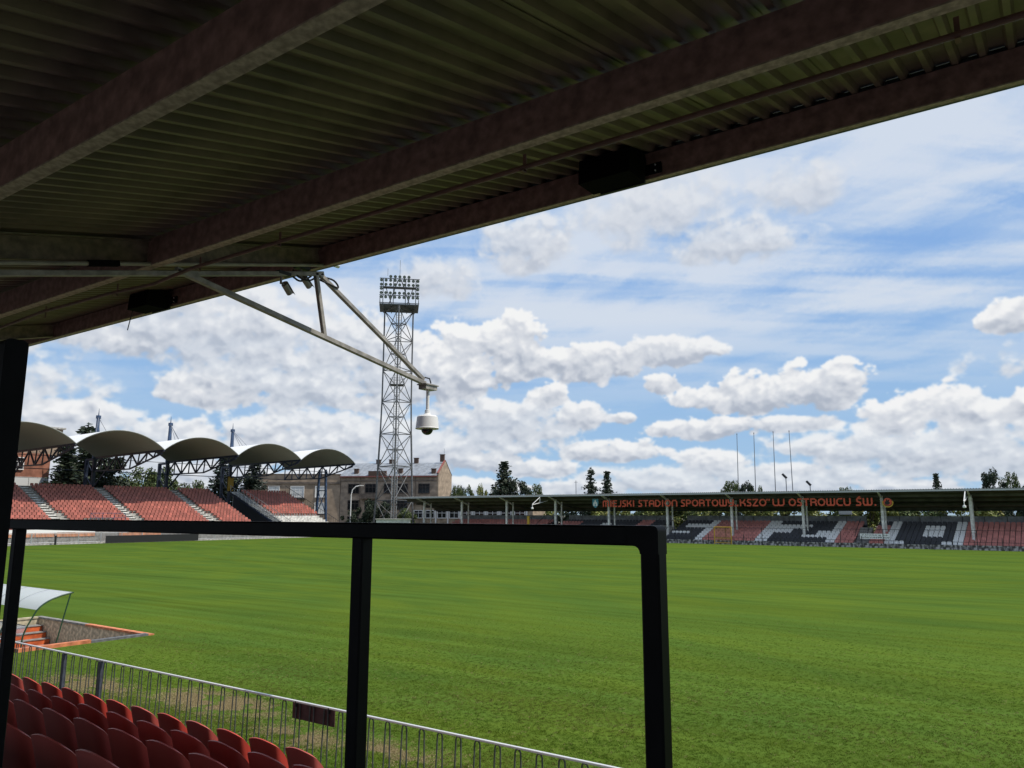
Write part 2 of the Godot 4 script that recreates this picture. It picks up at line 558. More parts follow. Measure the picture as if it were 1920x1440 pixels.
func sky_field(az: float, el: float, near: Array) -> Vector3:
	var f := -1.0
	var hgt := 0.0
	var soft := 0.0
	var wsum := 0.0001
	for cl in near:
		var dx := wrapf(az - cl[0], -180, 180) / float(cl[2])
		if dx > 1.6 or dx < -1.6:
			continue
		var de: float = el - cl[1]
		var dy: float = de / (cl[3] if de > 0.0 else cl[4])
		if dy > 1.9 or dy < -1.7:
			continue
		if dy < 0.0:
			dy *= 1.0 + 0.35 * dx * dx
		var q: float = 1.0 - dx * dx - dy * dy
		if q > -1.4:
			var wt := exp(q * 3.0)
			wsum += wt
			hgt += wt * dy
			soft += wt * float(cl[5])
			f = maxf(f, q)
	return Vector3(f, hgt / wsum, soft / wsum)


func sky_color(az: float, el: float, near: Array) -> Color:
	var er := deg_to_rad(el)
	var ar := deg_to_rad(az)
	var up := sin(er)
	var base := Color(0.67, 0.81, 0.925).lerp(Color(0.555, 0.715, 0.92), clampf(el / 16.0, 0.0, 1.0))
	base = base.lerp(Color(0.47, 0.625, 0.875), clampf((el - 16.0) / 45.0, 0.0, 1.0))
	# high thin cloud drawn out in streaks
	var pl := Vector2(sin(ar), -cos(ar)) * cos(er) / (up + 0.06)
	var s1 := pl.rotated(0.62)
	var hn := sky_high.get_noise_2d(s1.x * 0.42, s1.y * 2.0)
	var s2 := pl.rotated(-0.5)
	hn = hn * 0.75 + 0.5 * sky_high.get_noise_2d(s2.x * 0.9 + 31.0, s2.y * 2.2)
	var hb := sky_big.get_noise_2d(pl.x * 0.6 + 3.7, pl.y * 0.6)
	var veil := smoothstep(-0.42, 0.46, hn * 0.9 + hb * 0.5 + 0.16) * clampf((el - 6.0) / 8.0, 0.0, 1.0)
	var col := base.lerp(Color(0.892, 0.916, 0.955), veil * 0.86)
	# heaps
	var fl := sky_field(az, el, near)
	if fl.x > -0.9:
		var px := az * 1.0
		var py := 1.25 * el + 4.5 * (1.0 - exp(-el / 3.0))
		var n1 := sky_fbm.get_noise_2d(px, py)
		var n2 := -sky_puff.get_noise_2d(px + n1 * 0.9, py + n1 * 0.9) - 0.45
		var n5 := sky_fbm.get_noise_2d(px * 3.3 + 17.0, py * 3.3)
		var d := fl.x * 0.75 + n1 * 0.85 + n2 * 0.75 + n5 * 0.20 - 0.02
		var al := smoothstep(-0.07 - fl.z * 0.35, 0.15 + fl.z * 0.9, d)
		if al > 0.0:
			var n3 := sky_fbm.get_noise_2d(px + 0.35, py + 0.8)
			var n4 := -sky_puff.get_noise_2d(px + 0.25 + n1 * 0.9, py + 0.5 + n1 * 0.9) - 0.45
			var lit := 0.62 + 0.36 * clampf(fl.y, -1.0, 1.0) + 0.42 * (n1 - n3) + 0.62 * (n2 - n4) + 0.08 * n2 + 0.14 * n5
			lit -= 0.16 * clampf(d, 0.0, 1.0)
			lit = clampf(lit, 0.0, 1.0)
			var cc := Color(0.70, 0.735, 0.795).lerp(Color(0.858, 0.876, 0.908), smoothstep(0.12, 0.56, lit))
			cc = cc.lerp(Color(0.985, 0.987, 0.99), smoothstep(0.5, 0.88, lit))
			if fl.z > 0.01:
				cc = cc.lerp(Color(0.85, 0.87, 0.905), clampf(fl.z * 0.7, 0.0, 0.6))
			col = col.lerp(cc, al * (1.0 - 0.25 * fl.z))
	# air near the horizon
	col = col.lerp(Color(0.83, 0.885, 0.94), 0.42 * exp(-maxf(el, 0.0) / 2.2))
	return col


func sky_rows(k: int, job: Dictionary) -> void:
	var w: int = job.w
	var hh: int = job.h
	var row := PackedByteArray()
	var i0: int = job.i0
	var i1: int = job.i1
	row.resize((i1 - i0) * 3)
	var j: int = job.j0 + k
	var el := 90.0 - 180.0 * (j + 0.5) / hh
	for i in range(i0, i1):
		# the first column of a panorama looks along minus z
		var az := wrapf(360.0 * (i + 0.5) / w, -180.0, 180.0)
		var c := sky_color(az, maxf(el, 0.0), sky_bins[clampi(int((az + 180.0) / 5.0), 0, 71)])
		var o := (i - i0) * 3
		row[o] = int(clampf(c.r, 0, 1) * 255.0 + 0.5)
		row[o + 1] = int(clampf(c.g, 0, 1) * 255.0 + 0.5)
		row[o + 2] = int(clampf(c.b, 0, 1) * 255.0 + 0.5)
	job.rows[k] = row


func sky_part(w: int, h: int, i0: int, i1: int, j0: int, j1: int) -> Image:
	var job := {"w": w, "h": h, "i0": i0, "i1": i1, "j0": j0, "rows": []}
	job.rows.resize(j1 - j0)
	var id := WorkerThreadPool.add_group_task(sky_rows.bind(job), j1 - j0)
	WorkerThreadPool.wait_for_group_task_completion(id)
	var all := PackedByteArray()
	for r in job.rows:
		all.append_array(r)
	return Image.create_from_data(i1 - i0, j1 - j0, false, Image.FORMAT_RGB8, all)


func make_sky() -> Sky:
	sky_setup()
	var full := Image.create(4096, 2048, false, Image.FORMAT_RGB8)
	full.fill(Color(0.36, 0.40, 0.33))
	var half := sky_part(1024, 512, 0, 1024, 0, 257)
	half.resize(4096, 257 * 4, Image.INTERPOLATE_CUBIC)
	full.blit_rect(half, Rect2i(0, 0, 4096, 1028), Vector2i.ZERO)
	# the part of the sky in view once more, finer
	var t := int((90.0 - 36.0) / 180.0 * 2048)
	for ab in [[int(284.0 / 360.0 * 4096), 4096], [0, int(16.0 / 360.0 * 4096)]]:
		var fine := sky_part(4096, 2048, ab[0], ab[1], t, 1026)
		full.blit_rect(fine, Rect2i(0, 0, ab[1] - ab[0], 1026 - t), Vector2i(ab[0], t))
	var m := PanoramaSkyMaterial.new()
	m.panorama = tex(full)
	var s := Sky.new()
	s.sky_material = m
	return s


func _ready() -> void:
	rng.seed = 20240
	# camera
	var cam := Camera3D.new()
	cam.name = "camera"
	add_child(cam)
	cam.position = Vector3(0, EYE, 0)
	cam.rotation = Vector3(deg_to_rad(9.55), deg_to_rad(35.219), deg_to_rad(0.101))
	cam.fov = 52.72
	cam.near = 0.05
	cam.far = 4000.0
	cam.current = true
	# sky and exposure
	var env := Environment.new()
	env.background_mode = Environment.BG_SKY
	env.sky = make_sky()
	env.background_energy_multiplier = 0.93
	env.tonemap_mode = Environment.TONE_MAPPER_LINEAR
	env.tonemap_exposure = 1.0
	env.sdfgi_enabled = true
	env.ssao_enabled = true
	env.ssil_enabled = true
	var we := WorldEnvironment.new()
	we.environment = env
	add_child(we)
	# sun: high on the right, a little in front
	var sun := DirectionalLight3D.new()
	sun.name = "sun"
	add_child(sun)
	var s := Vector3(0.60, 1.0, -0.22).normalized()
	sun.look_at_from_position(s * 100.0, Vector3.ZERO, Vector3.UP)
	sun.light_energy = 1.3
	sun.light_color = Color(1.0, 0.965, 0.91)
	sun.light_angular_distance = 0.6
	sun.shadow_enabled = true
	materials()
	ground()
	main_stand()
	goal_stand()
	far_stand()
	tower()
	houses()
	roof_fittings()
	railing()
	touchline_fence()
	near_seats()
	dugout()
	goal_end_front()
	far_front()
	trees()


# ------------------------------------------------------------------ ground
func rect_with_hole(m: MB, a: Rect2, hole: Rect2, y: float) -> void:
	var xs := [a.position.x, hole.position.x, hole.end.x, a.end.x]
	var zs := [a.position.y, hole.position.y, hole.end.y, a.end.y]
	for i in 3:
		for j in 3:
			if i == 1 and j == 1:
				continue
			m.quad(Vector3(xs[i], y, zs[j + 1]), Vector3(xs[i], y, zs[j]), Vector3(xs[i + 1], y, zs[j]), Vector3(xs[i + 1], y, zs[j + 1]))
	for p in m.v:
		m.uv.append(Vector2(p.x, p.z))


func ground() -> void:
	var pit := Rect2(-28.2, -12.75, 6.55, 3.35)
	var g := MB.new()
	rect_with_hole(g, Rect2(-1500, -1500, 3000, 3000), pit.grow(0.05), -0.03)
	struct(g, "ground", M.earth)
	var p := MB.new()
	rect_with_hole(p, Rect2(-91.6, -89.6, 131.6, 82.95), pit, 0.0)
	var arr := []
	arr.resize(Mesh.ARRAY_MAX)
	arr[Mesh.ARRAY_VERTEX] = p.v
	arr[Mesh.ARRAY_NORMAL] = p.n
	arr[Mesh.ARRAY_TEX_UV] = p.uv
	arr[Mesh.ARRAY_TEX_UV2] = p.uv
	var am := ArrayMesh.new()
	am.add_surface_from_arrays(Mesh.PRIMITIVE_TRIANGLES, arr)
	am.surface_set_material(0, M.turf)
	inst(am, "pitch", null).set_meta("kind", "structure")
	var w := MB.new()
	w.span(Vector3(-40, -0.02, -6.65), Vector3(25, 0.015, -5.6))
	struct(w, "path", M.paving)
	var e := MB.new()
	e.span(Vector3(-93.4, -0.02, -89.5), Vector3(-91.6, 0.012, -6))
	struct(e, "path", M.paving)
	grass()


func grass() -> void:
	# blades of the near turf, thinning out as single blades stop showing
	var b := MB.new()
	b.tint = Color(1, 1, 1)
	var r := RandomNumberGenerator.new()
	r.seed = 8
	for k in 7:
		var a := r.randf() * TAU
		var o := Vector3(r.randf_range(-0.035, 0.035), 0, r.randf_range(-0.035, 0.035))
		var side := Vector3(cos(a), 0, sin(a)) * 0.0035
		var lean := Vector3(r.randf_range(-0.03, 0.03), r.randf_range(0.018, 0.036), r.randf_range(-0.03, 0.03))
		b.tri(o - side, o + lean, o + side)
	var mm := MultiMesh.new()
	mm.transform_format = MultiMesh.TRANSFORM_3D
	mm.use_colors = true
	mm.mesh = b.mesh(M.blade)
	var ts := []
	var cs := []
	var patch := FastNoiseLite.new()
	patch.seed = 14
	patch.frequency = 0.55
	patch.fractal_octaves = 4
	for i in 330000:
		var z := -6.72 - 27.0 * pow(r.randf(), 1.7)
		var x := r.randf_range(-31.0, 6.0)
		if (x < -21.4 and x > -28.4 and z > -12.95 and z < -9.2) or x > 0.35 * -z or r.randf() > (33.0 - Vector2(x, z).length()) / 20.0:
			continue
		var c := Vector3(x, 0, z)
		var n := patch.get_noise_2d(x, z)
		var dry := 0.0
		for d in [Vector3(-13.0, 1.25, -9.05), Vector3(-16.6, 1.0, -8.6), Vector3(-10.2, 0.8, -8.7), Vector3(-8.6, 0.9, -8.9)]:
			var q := Vector2((x - d.x) / (d.y * 1.5), (z - d.z) / (d.y * 0.55)).length()
			dry = maxf(dry, (1.0 - smoothstep(0.35, 1.1, q + n * 0.8)) * (1.0 if d.y > 1.1 else 0.55))
		var g := r.randf_range(0.115, 0.195) * (1.0 + 0.26 * n)
		var col := Color(g * (0.61 + 0.16 * n), g, g * 0.12)
		var dull := smoothstep(-0.1, 0.35, patch.get_noise_2d(x * 0.3 + 50.0, z * 0.5)) * clampf((21.0 + z) / 10.0, 0.0, 1.0)
		if r.randf() < dull * 0.75:
			col = Color(g * 0.74, g * 0.80, g * 0.20)
		if r.randf() < 0.04 + dry * 0.95:
			var s := r.randf_range(0.26, 0.42)
			col = Color(s, s * 0.84, s * 0.44)
		var sc := r.randf_range(0.6, 1.15) * (1.0 - 0.3 * dry) * clampf(1.25 - Vector2(x, z).length() / 40.0, 0.4, 1.0)
		ts.append(Transform3D(Basis(Vector3.UP, r.randf() * TAU).scaled(Vector3(sc * 1.15, sc, sc * 1.15)), c))
		cs.append(col)
	for d in [[-13.0, -9.05, 1.3, 0.45, 9000], [-16.4, -8.5, 1.2, 0.4, 4000], [-10.0, -8.5, 0.8, 0.3, 1800], [-8.3, -8.7, 0.7, 0.3, 1800], [-5.6, -8.4, 0.6, 0.25, 1200]]:
		for i in d[4]:
			var x: float = d[0] + r.randfn() * d[2] * 0.55
			var z: float = d[1] + r.randfn() * d[3] * 0.6
			if patch.get_noise_2d(x * 2.0, z * 3.0) < -0.12:
				continue
			var v := r.randf_range(0.26, 0.44)
			var sc := r.randf_range(0.6, 1.0)
			ts.append(Transform3D(Basis(Vector3.UP, r.randf() * TAU).scaled(Vector3(sc * 1.4, sc * 0.7, sc * 1.4)), Vector3(x, 0.002, z)))
			cs.append(Color(v, v * 0.82, v * 0.47))
	mm.instance_count = ts.size()
	for i in ts.size():
		mm.set_instance_transform(i, ts[i])
		mm.set_instance_color(i, cs[i])
	var o := MultiMeshInstance3D.new()
	o.name = "grass"
	o.multimesh = mm
	add_child(o)
	tag(o, "short green and straw coloured grass blades beside the touchline fence", "grass")
	o.set_meta("kind", "stuff")


# ------------------------------------------------------------------ main stand (the one the camera stands in)
func roof_y(z: float) -> float:   # underside of the sheets
	return 6.41 + 0.25 * (-5.66 - z)


func main_stand() -> void:
	var t := thing("main_stand", "covered main stand with brown steel roof beams and corrugated sheet roof overhead", "grandstand")
	# terrace
	var zs := [-5.6, -4.42, -3.52, -2.80, -1.75]
	var ys := [0.64, 0.92, 1.12, 1.41]
	for i in 4:
		bx("terrace_step", M.concrete, t, Vector3(-40, -0.05, zs[i]), Vector3(24, ys[i], zs[i + 1] - 0.003))
	bx("platform", M.concrete, t, Vector3(-40, -0.05, -1.75), Vector3(24, 2.25, 5.5))
	tb("back_rail", M.fence_grey, t, Vector3(-40, 3.3, 5.4), Vector3(24, 3.3, 5.4), 0.025, 6)
	for k in 27:
		tb("back_post", M.fence_grey, t, Vector3(-40 + 2.46 * k, 2.25, 5.4), Vector3(-40 + 2.46 * k, 3.3, 5.4), 0.025, 6)
	# corrugated sheets, each 0.8 m wide, five ribs to a sheet
	var prof := []
	var pitch := 0.16
	for k in 5:
		var x := k * pitch
		prof.append_array([Vector2(x, 0.045), Vector2(x + 0.088, 0.045), Vector2(x + 0.106, 0.0), Vector2(x + 0.142, 0.0)])
	prof.append_array([Vector2(0.80, 0.045), Vector2(0.8, 0.039), Vector2(0.84, 0.039)])
	var s := MB.new()
	var z0 := -5.78
	var z1 := 2.6
	for i in prof.size() - 1:
		var a: Vector2 = prof[i]
		var b: Vector2 = prof[i + 1]
		var y0 := roof_y(z0)
		var y1 := roof_y(z1)
		s.quad(Vector3(a.x, y0 + a.y, z0), Vector3(b.x, y0 + b.y, z0), Vector3(b.x, y1 + b.y, z1), Vector3(a.x, y1 + a.y, z1))
		s.quad(Vector3(a.x, y1 + a.y + 0.002, z1), Vector3(b.x, y1 + b.y + 0.002, z1), Vector3(b.x, y0 + b.y + 0.002, z0), Vector3(a.x, y0 + a.y + 0.002, z0))
	var sm := s.mesh(M.sheet_steel)
	for k in range(-46, 29):
		inst(sm, "roof_sheet", t, Vector3(-2.69 + k * 0.8, 0, 0))
	# purlins: channels with the web towards the seats
	for a in [[-5.66, 0.225], [-3.65, 0.255], [-1.646, 0.245], [0.36, 0.25], [2.3, 0.25]]:
		var z: float = a[0]
		var top := roof_y(z) - 0.006
		var low: float = top - a[1]
		var p := MB.new()
		var fl: float = 0.05 if z < -5 else 0.075
		p.span(Vector3(-38, low, z - 0.008), Vector3(23, top, z))
		p.span(Vector3(-38, top - 0.012, z - fl), Vector3(23, top - 0.003, z - 0.0085))
		var pu := obj(p, "purlin", M.primer_steel, t)
		bx("flange", M.dusty_steel, pu, Vector3(-38, low - 0.010, z - fl), Vector3(23, low - 0.0005, z + 0.002))
	# drip edge of the eaves
	var ed := MB.new()
	ed.span(Vector3(-38, 6.168, -5.735), Vector3(23, 6.185, -5.712))
	ed.span(Vector3(-38, 6.185, -5.735), Vector3(23, roof_y(-5.73) + 0.043, -5.730))
	obj(ed, "eaves_trim", M.fence_grey, t)
	# rafters: I beams running back from the eaves
	for x in [-32.0, -25.7, -19.35, -13.0, -6.69, -0.38 + 6.0, 12.0, 18.3]:
		var r := MB.new()
		var y0: float = roof_y(-5.655) - 0.02
		var y1: float = roof_y(2.5) - 0.02
		for q in [[0.0, 0.20, 0.012], [-0.19, 0.012, 0.11], [-0.004, 0.008, 0.11]]:
			var a := Vector3(x, y0 + q[0] - q[1] * 0.5, -5.652)
			var b := Vector3(x, y1 + q[0] - q[1] * 0.5 - (0.1 if q[0] < -0.1 else 0.0), 2.5)
			r.beam(a, b, q[2], q[1])
		obj(r, "rafter", M.rafter_paint, t)
	for x in [-32.0, -19.35, 12.0]:
		bx("column", M.rafter_paint, t, Vector3(x - 0.1, 2.25, 2.0), Vector3(x + 0.1, roof_y(2.1) - 0.24, 2.2))


func roof_fittings() -> void:
	# pale conduit under the rafter
	var pc := thing("lamp_conduit", "pale straight conduit running under the roof beam with one black joint box", "conduit")
	tb("pipe", M.pale_paint, pc, Vector3(-6.62, roof_y(-5.85) - 0.225, -5.85), Vector3(-6.62, roof_y(1.5) - 0.33, 1.5), 0.019, 10)
	var za := -3.10
	var zb := -3.36
	bm("joint_box", M.black_plastic, pc, Vector3(-6.62, roof_y(za) - 0.263, za), Vector3(-6.62, roof_y(zb) - 0.260, zb), 0.05, 0.05)
	tb("end_cap", M.bright_zinc, pc, Vector3(-6.62, roof_y(-5.85) - 0.225, -5.89), Vector3(-6.62, roof_y(-5.85) - 0.225, -5.83), 0.026, 10)
	# brown service pipe along the second purlin, with hangers, sagging towards the far end
	var sp := thing("service_pipe", "thin brown service pipe hung below the second roof beam", "pipe")
	var pts := PackedVector3Array()
	for a in [[16.0, 5.56], [6.0, 5.56], [-2.0, 5.56], [-6.2, 5.57], [-6.8, 5.53], [-7.6, 5.57], [-9.0, 5.60], [-10.2, 5.56], [-11.6, 5.62], [-14.0, 5.63], [-20.0, 5.64]]:
		pts.append(Vector3(a[0], a[1], -3.80))
	var pm := MB.new()
	pm.path(pts, 0.017, 8)
	obj(pm, "pipe", M.conduit, sp)
	for x in [7.0, 4.6, 2.2, -0.2, -2.6, -5.0, -6.1, -7.5, -9.0, -11.4]:
		var h := MB.new()
		h.span(Vector3(x - 0.012, 5.535, -3.822), Vector3(x + 0.012, 5.66, -3.816))
		h.span(Vector3(x - 0.012, 5.530, -3.822), Vector3(x + 0.012, 5.536, -3.775))
		obj(h, "hanger", M.conduit, sp)
	# loudspeakers
	for a in [[-2.83, "black box loudspeaker under the eaves near the right end of the roof edge"], [-9.86, "black box loudspeaker under the eaves near the far end of the roof edge, cable hanging"]]:
		var l := thing("loudspeaker", a[1], "loudspeaker", Vector3(a[0], 6.22, -5.46), 0.0, "loudspeakers under the eaves")
		var body := MB.new()
		var p := PackedVector2Array([Vector2(-0.14, -0.11), Vector2(-0.17, 0.10), Vector2(-0.12, 0.15), Vector2(0.10, 0.15), Vector2(0.14, 0.10), Vector2(0.12, -0.11)])
		var tr := Transform3D(Basis(Vector3(0, 0, -1), Vector3(0, 0.97, -0.22).normalized(), Vector3(1, 0, 0)), Vector3(-0.235, 0.0, 0.0))
		body.plate(p, tr, 0.47)
		obj(body, "cabinet", M.black_plastic, l)
		bx("grille", M.rubber, l, Vector3(-0.21, -0.085, -0.19), Vector3(0.21, 0.09, -0.168))
		bx("bracket", M.black_plastic, l, Vector3(0.2, -0.02, -0.19), Vector3(0.36, 0.07, -0.175))
		for q in [Vector3(0.31, 0.05, -0.172), Vector3(0.31, 0.0, -0.172), Vector3(-0.2, -0.04, 0.122)]:
			tb("bolt", M.bright_zinc, l, q, q + Vector3(0, 0, 0.012), 0.007, 6)
		if a[0] < -5.0:
			var cb := MB.new()
			cb.path(PackedVector3Array([Vector3(-0.24, 0.1, 0), Vector3(-0.36, 0.02, 0.03), Vector3(-0.35, -0.08, 0.03), Vector3(-0.43, -0.24, 0.02), Vector3(-0.46, -0.33, 0.02)]), 0.007, 6)
			obj(cb, "cable", M.rubber, l)
	# camera boom: tubes in one upright plane, bolted to the rafter
	var x := -6.69
	var bo := thing("camera_boom", "grey triangular steel boom reaching out from the roof edge over the fence", "boom")
	var A := Vector3(x, 6.09, -5.62)
	var tip := Vector3(x, 5.085, -7.50)
	var root := Vector3(x, 5.69, -3.94)
	var low := Vector3(x, 5.37, -5.78)
	bm("chord", M.boom_paint, bo, Vector3(x, 4.86, -0.9), Vector3(x, 6.11, -5.72), 0.05, 0.05, Vector3.UP, 0.006)
	bm("brace", M.boom_paint, bo, root, tip, 0.055, 0.055, Vector3.UP, 0.006)
	bm("strut", M.boom_paint, bo, A, low + Vector3(0, 0.03, 0), 0.05, 0.05, Vector3.BACK, 0.006)
	bm("stay", M.boom_paint, bo, A + Vector3(0, 0, -0.06), tip + Vector3(0, 0.05, 0.03), 0.05, 0.05, Vector3.UP, 0.006)
	for q in [root + Vector3(0.03, 0.02, 0.1), root + Vector3(0.03, -0.01, -0.02)]:
		tb("bolt", M.wire_dark, bo, q, q + Vector3(0.012, 0, 0), 0.014, 6)
	bx("tip_plate", M.boom_paint, bo, Vector3(x - 0.07, 5.065, -7.66), Vector3(x + 0.07, 5.08, -7.44))
	# dome camera
	var dc := thing("dome_camera", "white dome camera hanging from the tip of the boom", "camera", Vector3(x, 4.47, -7.565))
	var hd := MB.new()
	hd.box(Vector3(0, 0.565, 0), Vector3(0.13, 0.055, 0.22))
	hd.box(Vector3(0, 0.598, 0), Vector3(0.16, 0.012, 0.26))
	obj(hd, "mount_box", M.boom_paint, dc)
	var st := MB.new()
	st.lathe(PackedVector2Array([Vector2(0.022, 0.54), Vector2(0.022, 0.275), Vector2(0.034, 0.27), Vector2(0.038, 0.225), Vector2(0.06, 0.205), Vector2(0.06, 0.195)]), Transform3D(), 16)
	obj(st, "stem", M.white_paint, dc)
	var hs := MB.new()
	hs.lathe(PackedVector2Array([Vector2(0.0, 0.205), Vector2(0.115, 0.197), Vector2(0.135, 0.18), Vector2(0.15, 0.04), Vector2(0.155, 0.03), Vector2(0.15, 0.022), Vector2(0.0, 0.022)]), Transform3D(), 28)
	obj(hs, "housing", M.white_paint, dc)
	var ln := MB.new()
	var pr := PackedVector2Array()
	for i in 8:
		var an := PI * 0.5 * i / 7.0
		pr.append(Vector2(0.078 * cos(an), 0.022 - 0.078 * sin(an)))
	ln.lathe(pr, Transform3D(), 20)
	obj(ln, "lens_dome", M.glass_dark, dc)
	var fk := MB.new()
	fk.path(PackedVector3Array([Vector3(0.02, 0.69, 0.09), Vector3(0.05, 0.68, 0.03), Vector3(0.05, 0.62, 0.0)]), 0.009, 6)
	obj(fk, "cable", M.rubber, dc)
	# two bullet cameras by the boom's root
	var k := 0
	for a in [[Vector3(x - 0.02, 5.83, -5.24), 0.55, "small grey bullet camera with sunshield under the eaves, farther from the boom strut"], [Vector3(x - 0.02, 5.965, -5.50), 0.45, "small grey bullet camera half hidden behind the boom strut"]]:
		var bc := thing("bullet_camera", a[2], "camera", a[0], 0.0, "bullet cameras under the eaves")
		var bs := Basis(Vector3.UP, 0.35) * Basis(Vector3.RIGHT, -a[1])
		var bd := MB.new()
		bd.tube(bs * Vector3(0, 0, 0.05), bs * Vector3(0, 0, -0.085), 0.034, 12)
		obj(bd, "body", M.boom_paint, bc)
		var sh := MB.new()
		var g := []
		for i in 2:
			var row := []
			for j in 9:
				var an := PI * (0.12 + 0.76 * j / 8.0)
				row.append(bs * Vector3(-0.043 * cos(an), 0.043 * sin(an), 0.055 if i == 0 else -0.125))
			g.append(row)
		sh.sheet(g, 0.004)
		obj(sh, "sunshield", M.pale_paint, bc)
		var ar := MB.new()
		ar.path(PackedVector3Array([bs * Vector3(0, 0.0, 0.05), Vector3(0, 0.03, 0.075), Vector3(0, 0.13, 0.075)]), 0.014, 8)
		obj(ar, "arm", M.boom_paint, bc)
		bx("base_plate", M.wire_dark, bc, Vector3(-0.05, 0.125, -0.02), Vector3(0.05, 0.16, 0.14))
		k += 1
	var wires := thing("cable_bundle", "tangled loop of black cable at the roof edge beside the boom", "cable")
	for a in [[Vector3(x, 6.07, -5.72), Vector3(x + 0.03, 6.06, -5.86), Vector3(x + 0.03, 5.99, -5.93), Vector3(x + 0.03, 6.0, -5.80), Vector3(x, 6.03, -5.66)], [Vector3(x + 0.02, 6.03, -5.60), Vector3(x + 0.03, 5.97, -5.50), Vector3(x + 0.02, 5.98, -5.36), Vector3(x, 6.05, -5.30)], [Vector3(x - 0.03, 6.05, -5.58), Vector3(x - 0.04, 5.96, -5.44), Vector3(x - 0.03, 6.0, -5.28), Vector3(x, 5.98, -5.2)]]:
		var cv := Curve3D.new()
		for q in a.size():
			var tn: Vector3 = (a[mini(q + 1, a.size() - 1)] - a[maxi(q - 1, 0)]) * 0.2
			cv.add_point(a[q], -tn, tn)
		var w := MB.new()
		w.path(cv.tessellate(3, 8), 0.011, 6)
		obj(w, "strand", M.rubber, wires)


# ------------------------------------------------------------------ railing in front of the camera
func railing() -> void:
	var t := thing("railing", "black square tube railing with three posts in front of the viewer", "railing")
	var z := -1.876
	var s := 0.052
	# bent top rail: tube that turns down at the right-hand end
	bm("rail", M.railing_black, t, Vector3(-6.4, 3.346, z), Vector3(-0.94, 3.346, z), s, s, Vector3.UP, 0.005)
	var el := MB.new()
	# elbow
	var pr := PackedVector2Array()
	pr.append(Vector2(-0.945, 3.32))
	pr.append(Vector2(-0.945, 3.372))
	for i in 6:
		var an := PI * 0.5 - PI * 0.5 * i / 5.0
		pr.append(Vector2(-0.866 + 0.014 * cos(an), 3.358 + 0.014 * sin(an)))
	pr.append(Vector2(-0.852, 3.30))
	pr.append(Vector2(-0.904, 3.30))
	for i in 5:
		var an := PI * 0.5 * i / 4.0
		pr.append(Vector2(-0.922 + 0.018 * cos(an), 3.302 + 0.018 * sin(an)))
	el.plate(pr, Transform3D(Basis(), Vector3(0, 0, z - s * 0.5)), s)
	obj(el, "elbow", M.railing_black, t)
	bm("post", M.railing_black, t, Vector3(-0.878, 3.30, z), Vector3(-0.878, 1.85, z), s, s, Vector3.BACK, 0.005)
	bm("post", M.railing_black, t, Vector3(-1.937, 3.32, z), Vector3(-1.937, 1.85, z), s, s, Vector3.BACK, 0.005)
	bm("post", M.railing_black, t, Vector3(-4.46, 3.32, z), Vector3(-4.46, 1.85, z), s, s, Vector3.BACK, 0.005)
	for x in [-0.878, -1.937, -4.46]:
		bx("fixing_plate", M.railing_black, t, Vector3(x - 0.02, 1.95, z + 0.0265), Vector3(x + 0.02, 2.15, -1.749))
	var g := thing("gate_post", "tall black square post with rounded top at the left edge of the picture", "post")
	var p2 := PackedVector2Array()
	for a in [[-1, 1], [1, 1]]:
		for i in 5:
			var an: float = (PI * 0.5 + PI * 0.5 * (1.0 - i / 4.0)) if a[0] < 0 else (PI * 0.5 - PI * 0.5 * i / 4.0)
			p2.append(Vector2(-0.825 + a[0] * 0.013 + 0.014 * cos(an), 3.811 + 0.014 * sin(an)))
	p2.append(Vector2(-0.798, 2.25))
	p2.append(Vector2(-0.852, 2.25))
	var gm := MB.new()
	gm.plate(p2, Transform3D(Basis(Vector3(0, 0, 1), Vector3.UP, Vector3(-1, 0, 0)), Vector3(-2.08, 0, 0)), 0.055)
	obj(gm, "post", M.railing_black, g)
	bx("foot_plate", M.railing_black, g, Vector3(-2.16, 2.25, -0.88), Vector3(-2.05, 2.258, -0.77))


# ------------------------------------------------------------------ fence along the touchline
func touchline_fence() -> void:
	var t := thing("touchline_fence", "low grey metal fence of narrow wire hoops between the front seats and the pitch", "fence")
	var z := -6.81
	bm("top_rail", M.bright_zinc, t, Vector3(-24, 1.085, z), Vector3(6, 1.085, z), 0.036, 0.022, Vector3.UP, 0.004)
	bm("bottom_rail", M.fence_grey, t, Vector3(-24, 0.07, z), Vector3(6, 0.07, z), 0.03, 0.02)
	for x in [-19.6, -14.05, -12.84, -7.05, -1.2, 4.6]:
		bm("post", M.post_blue, t, Vector3(x, 1.07, z), Vector3(x, -0.02, z), 0.06, 0.06, Vector3.BACK, 0.006)
	var h := MB.new()
	var pts := PackedVector3Array([Vector3(-0.082, 0.07, 0), Vector3(-0.035, 1.0, 0)])
	for i in 5:
		var an := PI - PI * (i + 0.5) / 5.0
		pts.append(Vector3(0.035 * cos(an), 1.03 + 0.043 * sin(an), 0))
	pts.append(Vector3(0.035, 1.0, 0))
	pts.append(Vector3(0.046, 0.07, 0))
	h.path(pts, 0.0085, 6)
	var hm := h.mesh(M.fence_grey)
	for i in 112:
		var x := -23.85 + i * 0.2575
		inst(hm, "hoop", t, Vector3(x + 0.07, 0, z + rng.randf_range(-0.004, 0.004)))
	var s := thing("fence_plate", "small maroon plate hung on the touchline fence", "plate")
	bx("plate", M.maroon, s, Vector3(-8.19, 0.875, z - 0.024), Vector3(-7.42, 1.07, z - 0.014))
	for x in [-8.1, -7.5]:
		bx("tie", M.wire_dark, s, Vector3(x - 0.008, 1.02, z - 0.014), Vector3(x + 0.008, 1.09, z + 0.02))


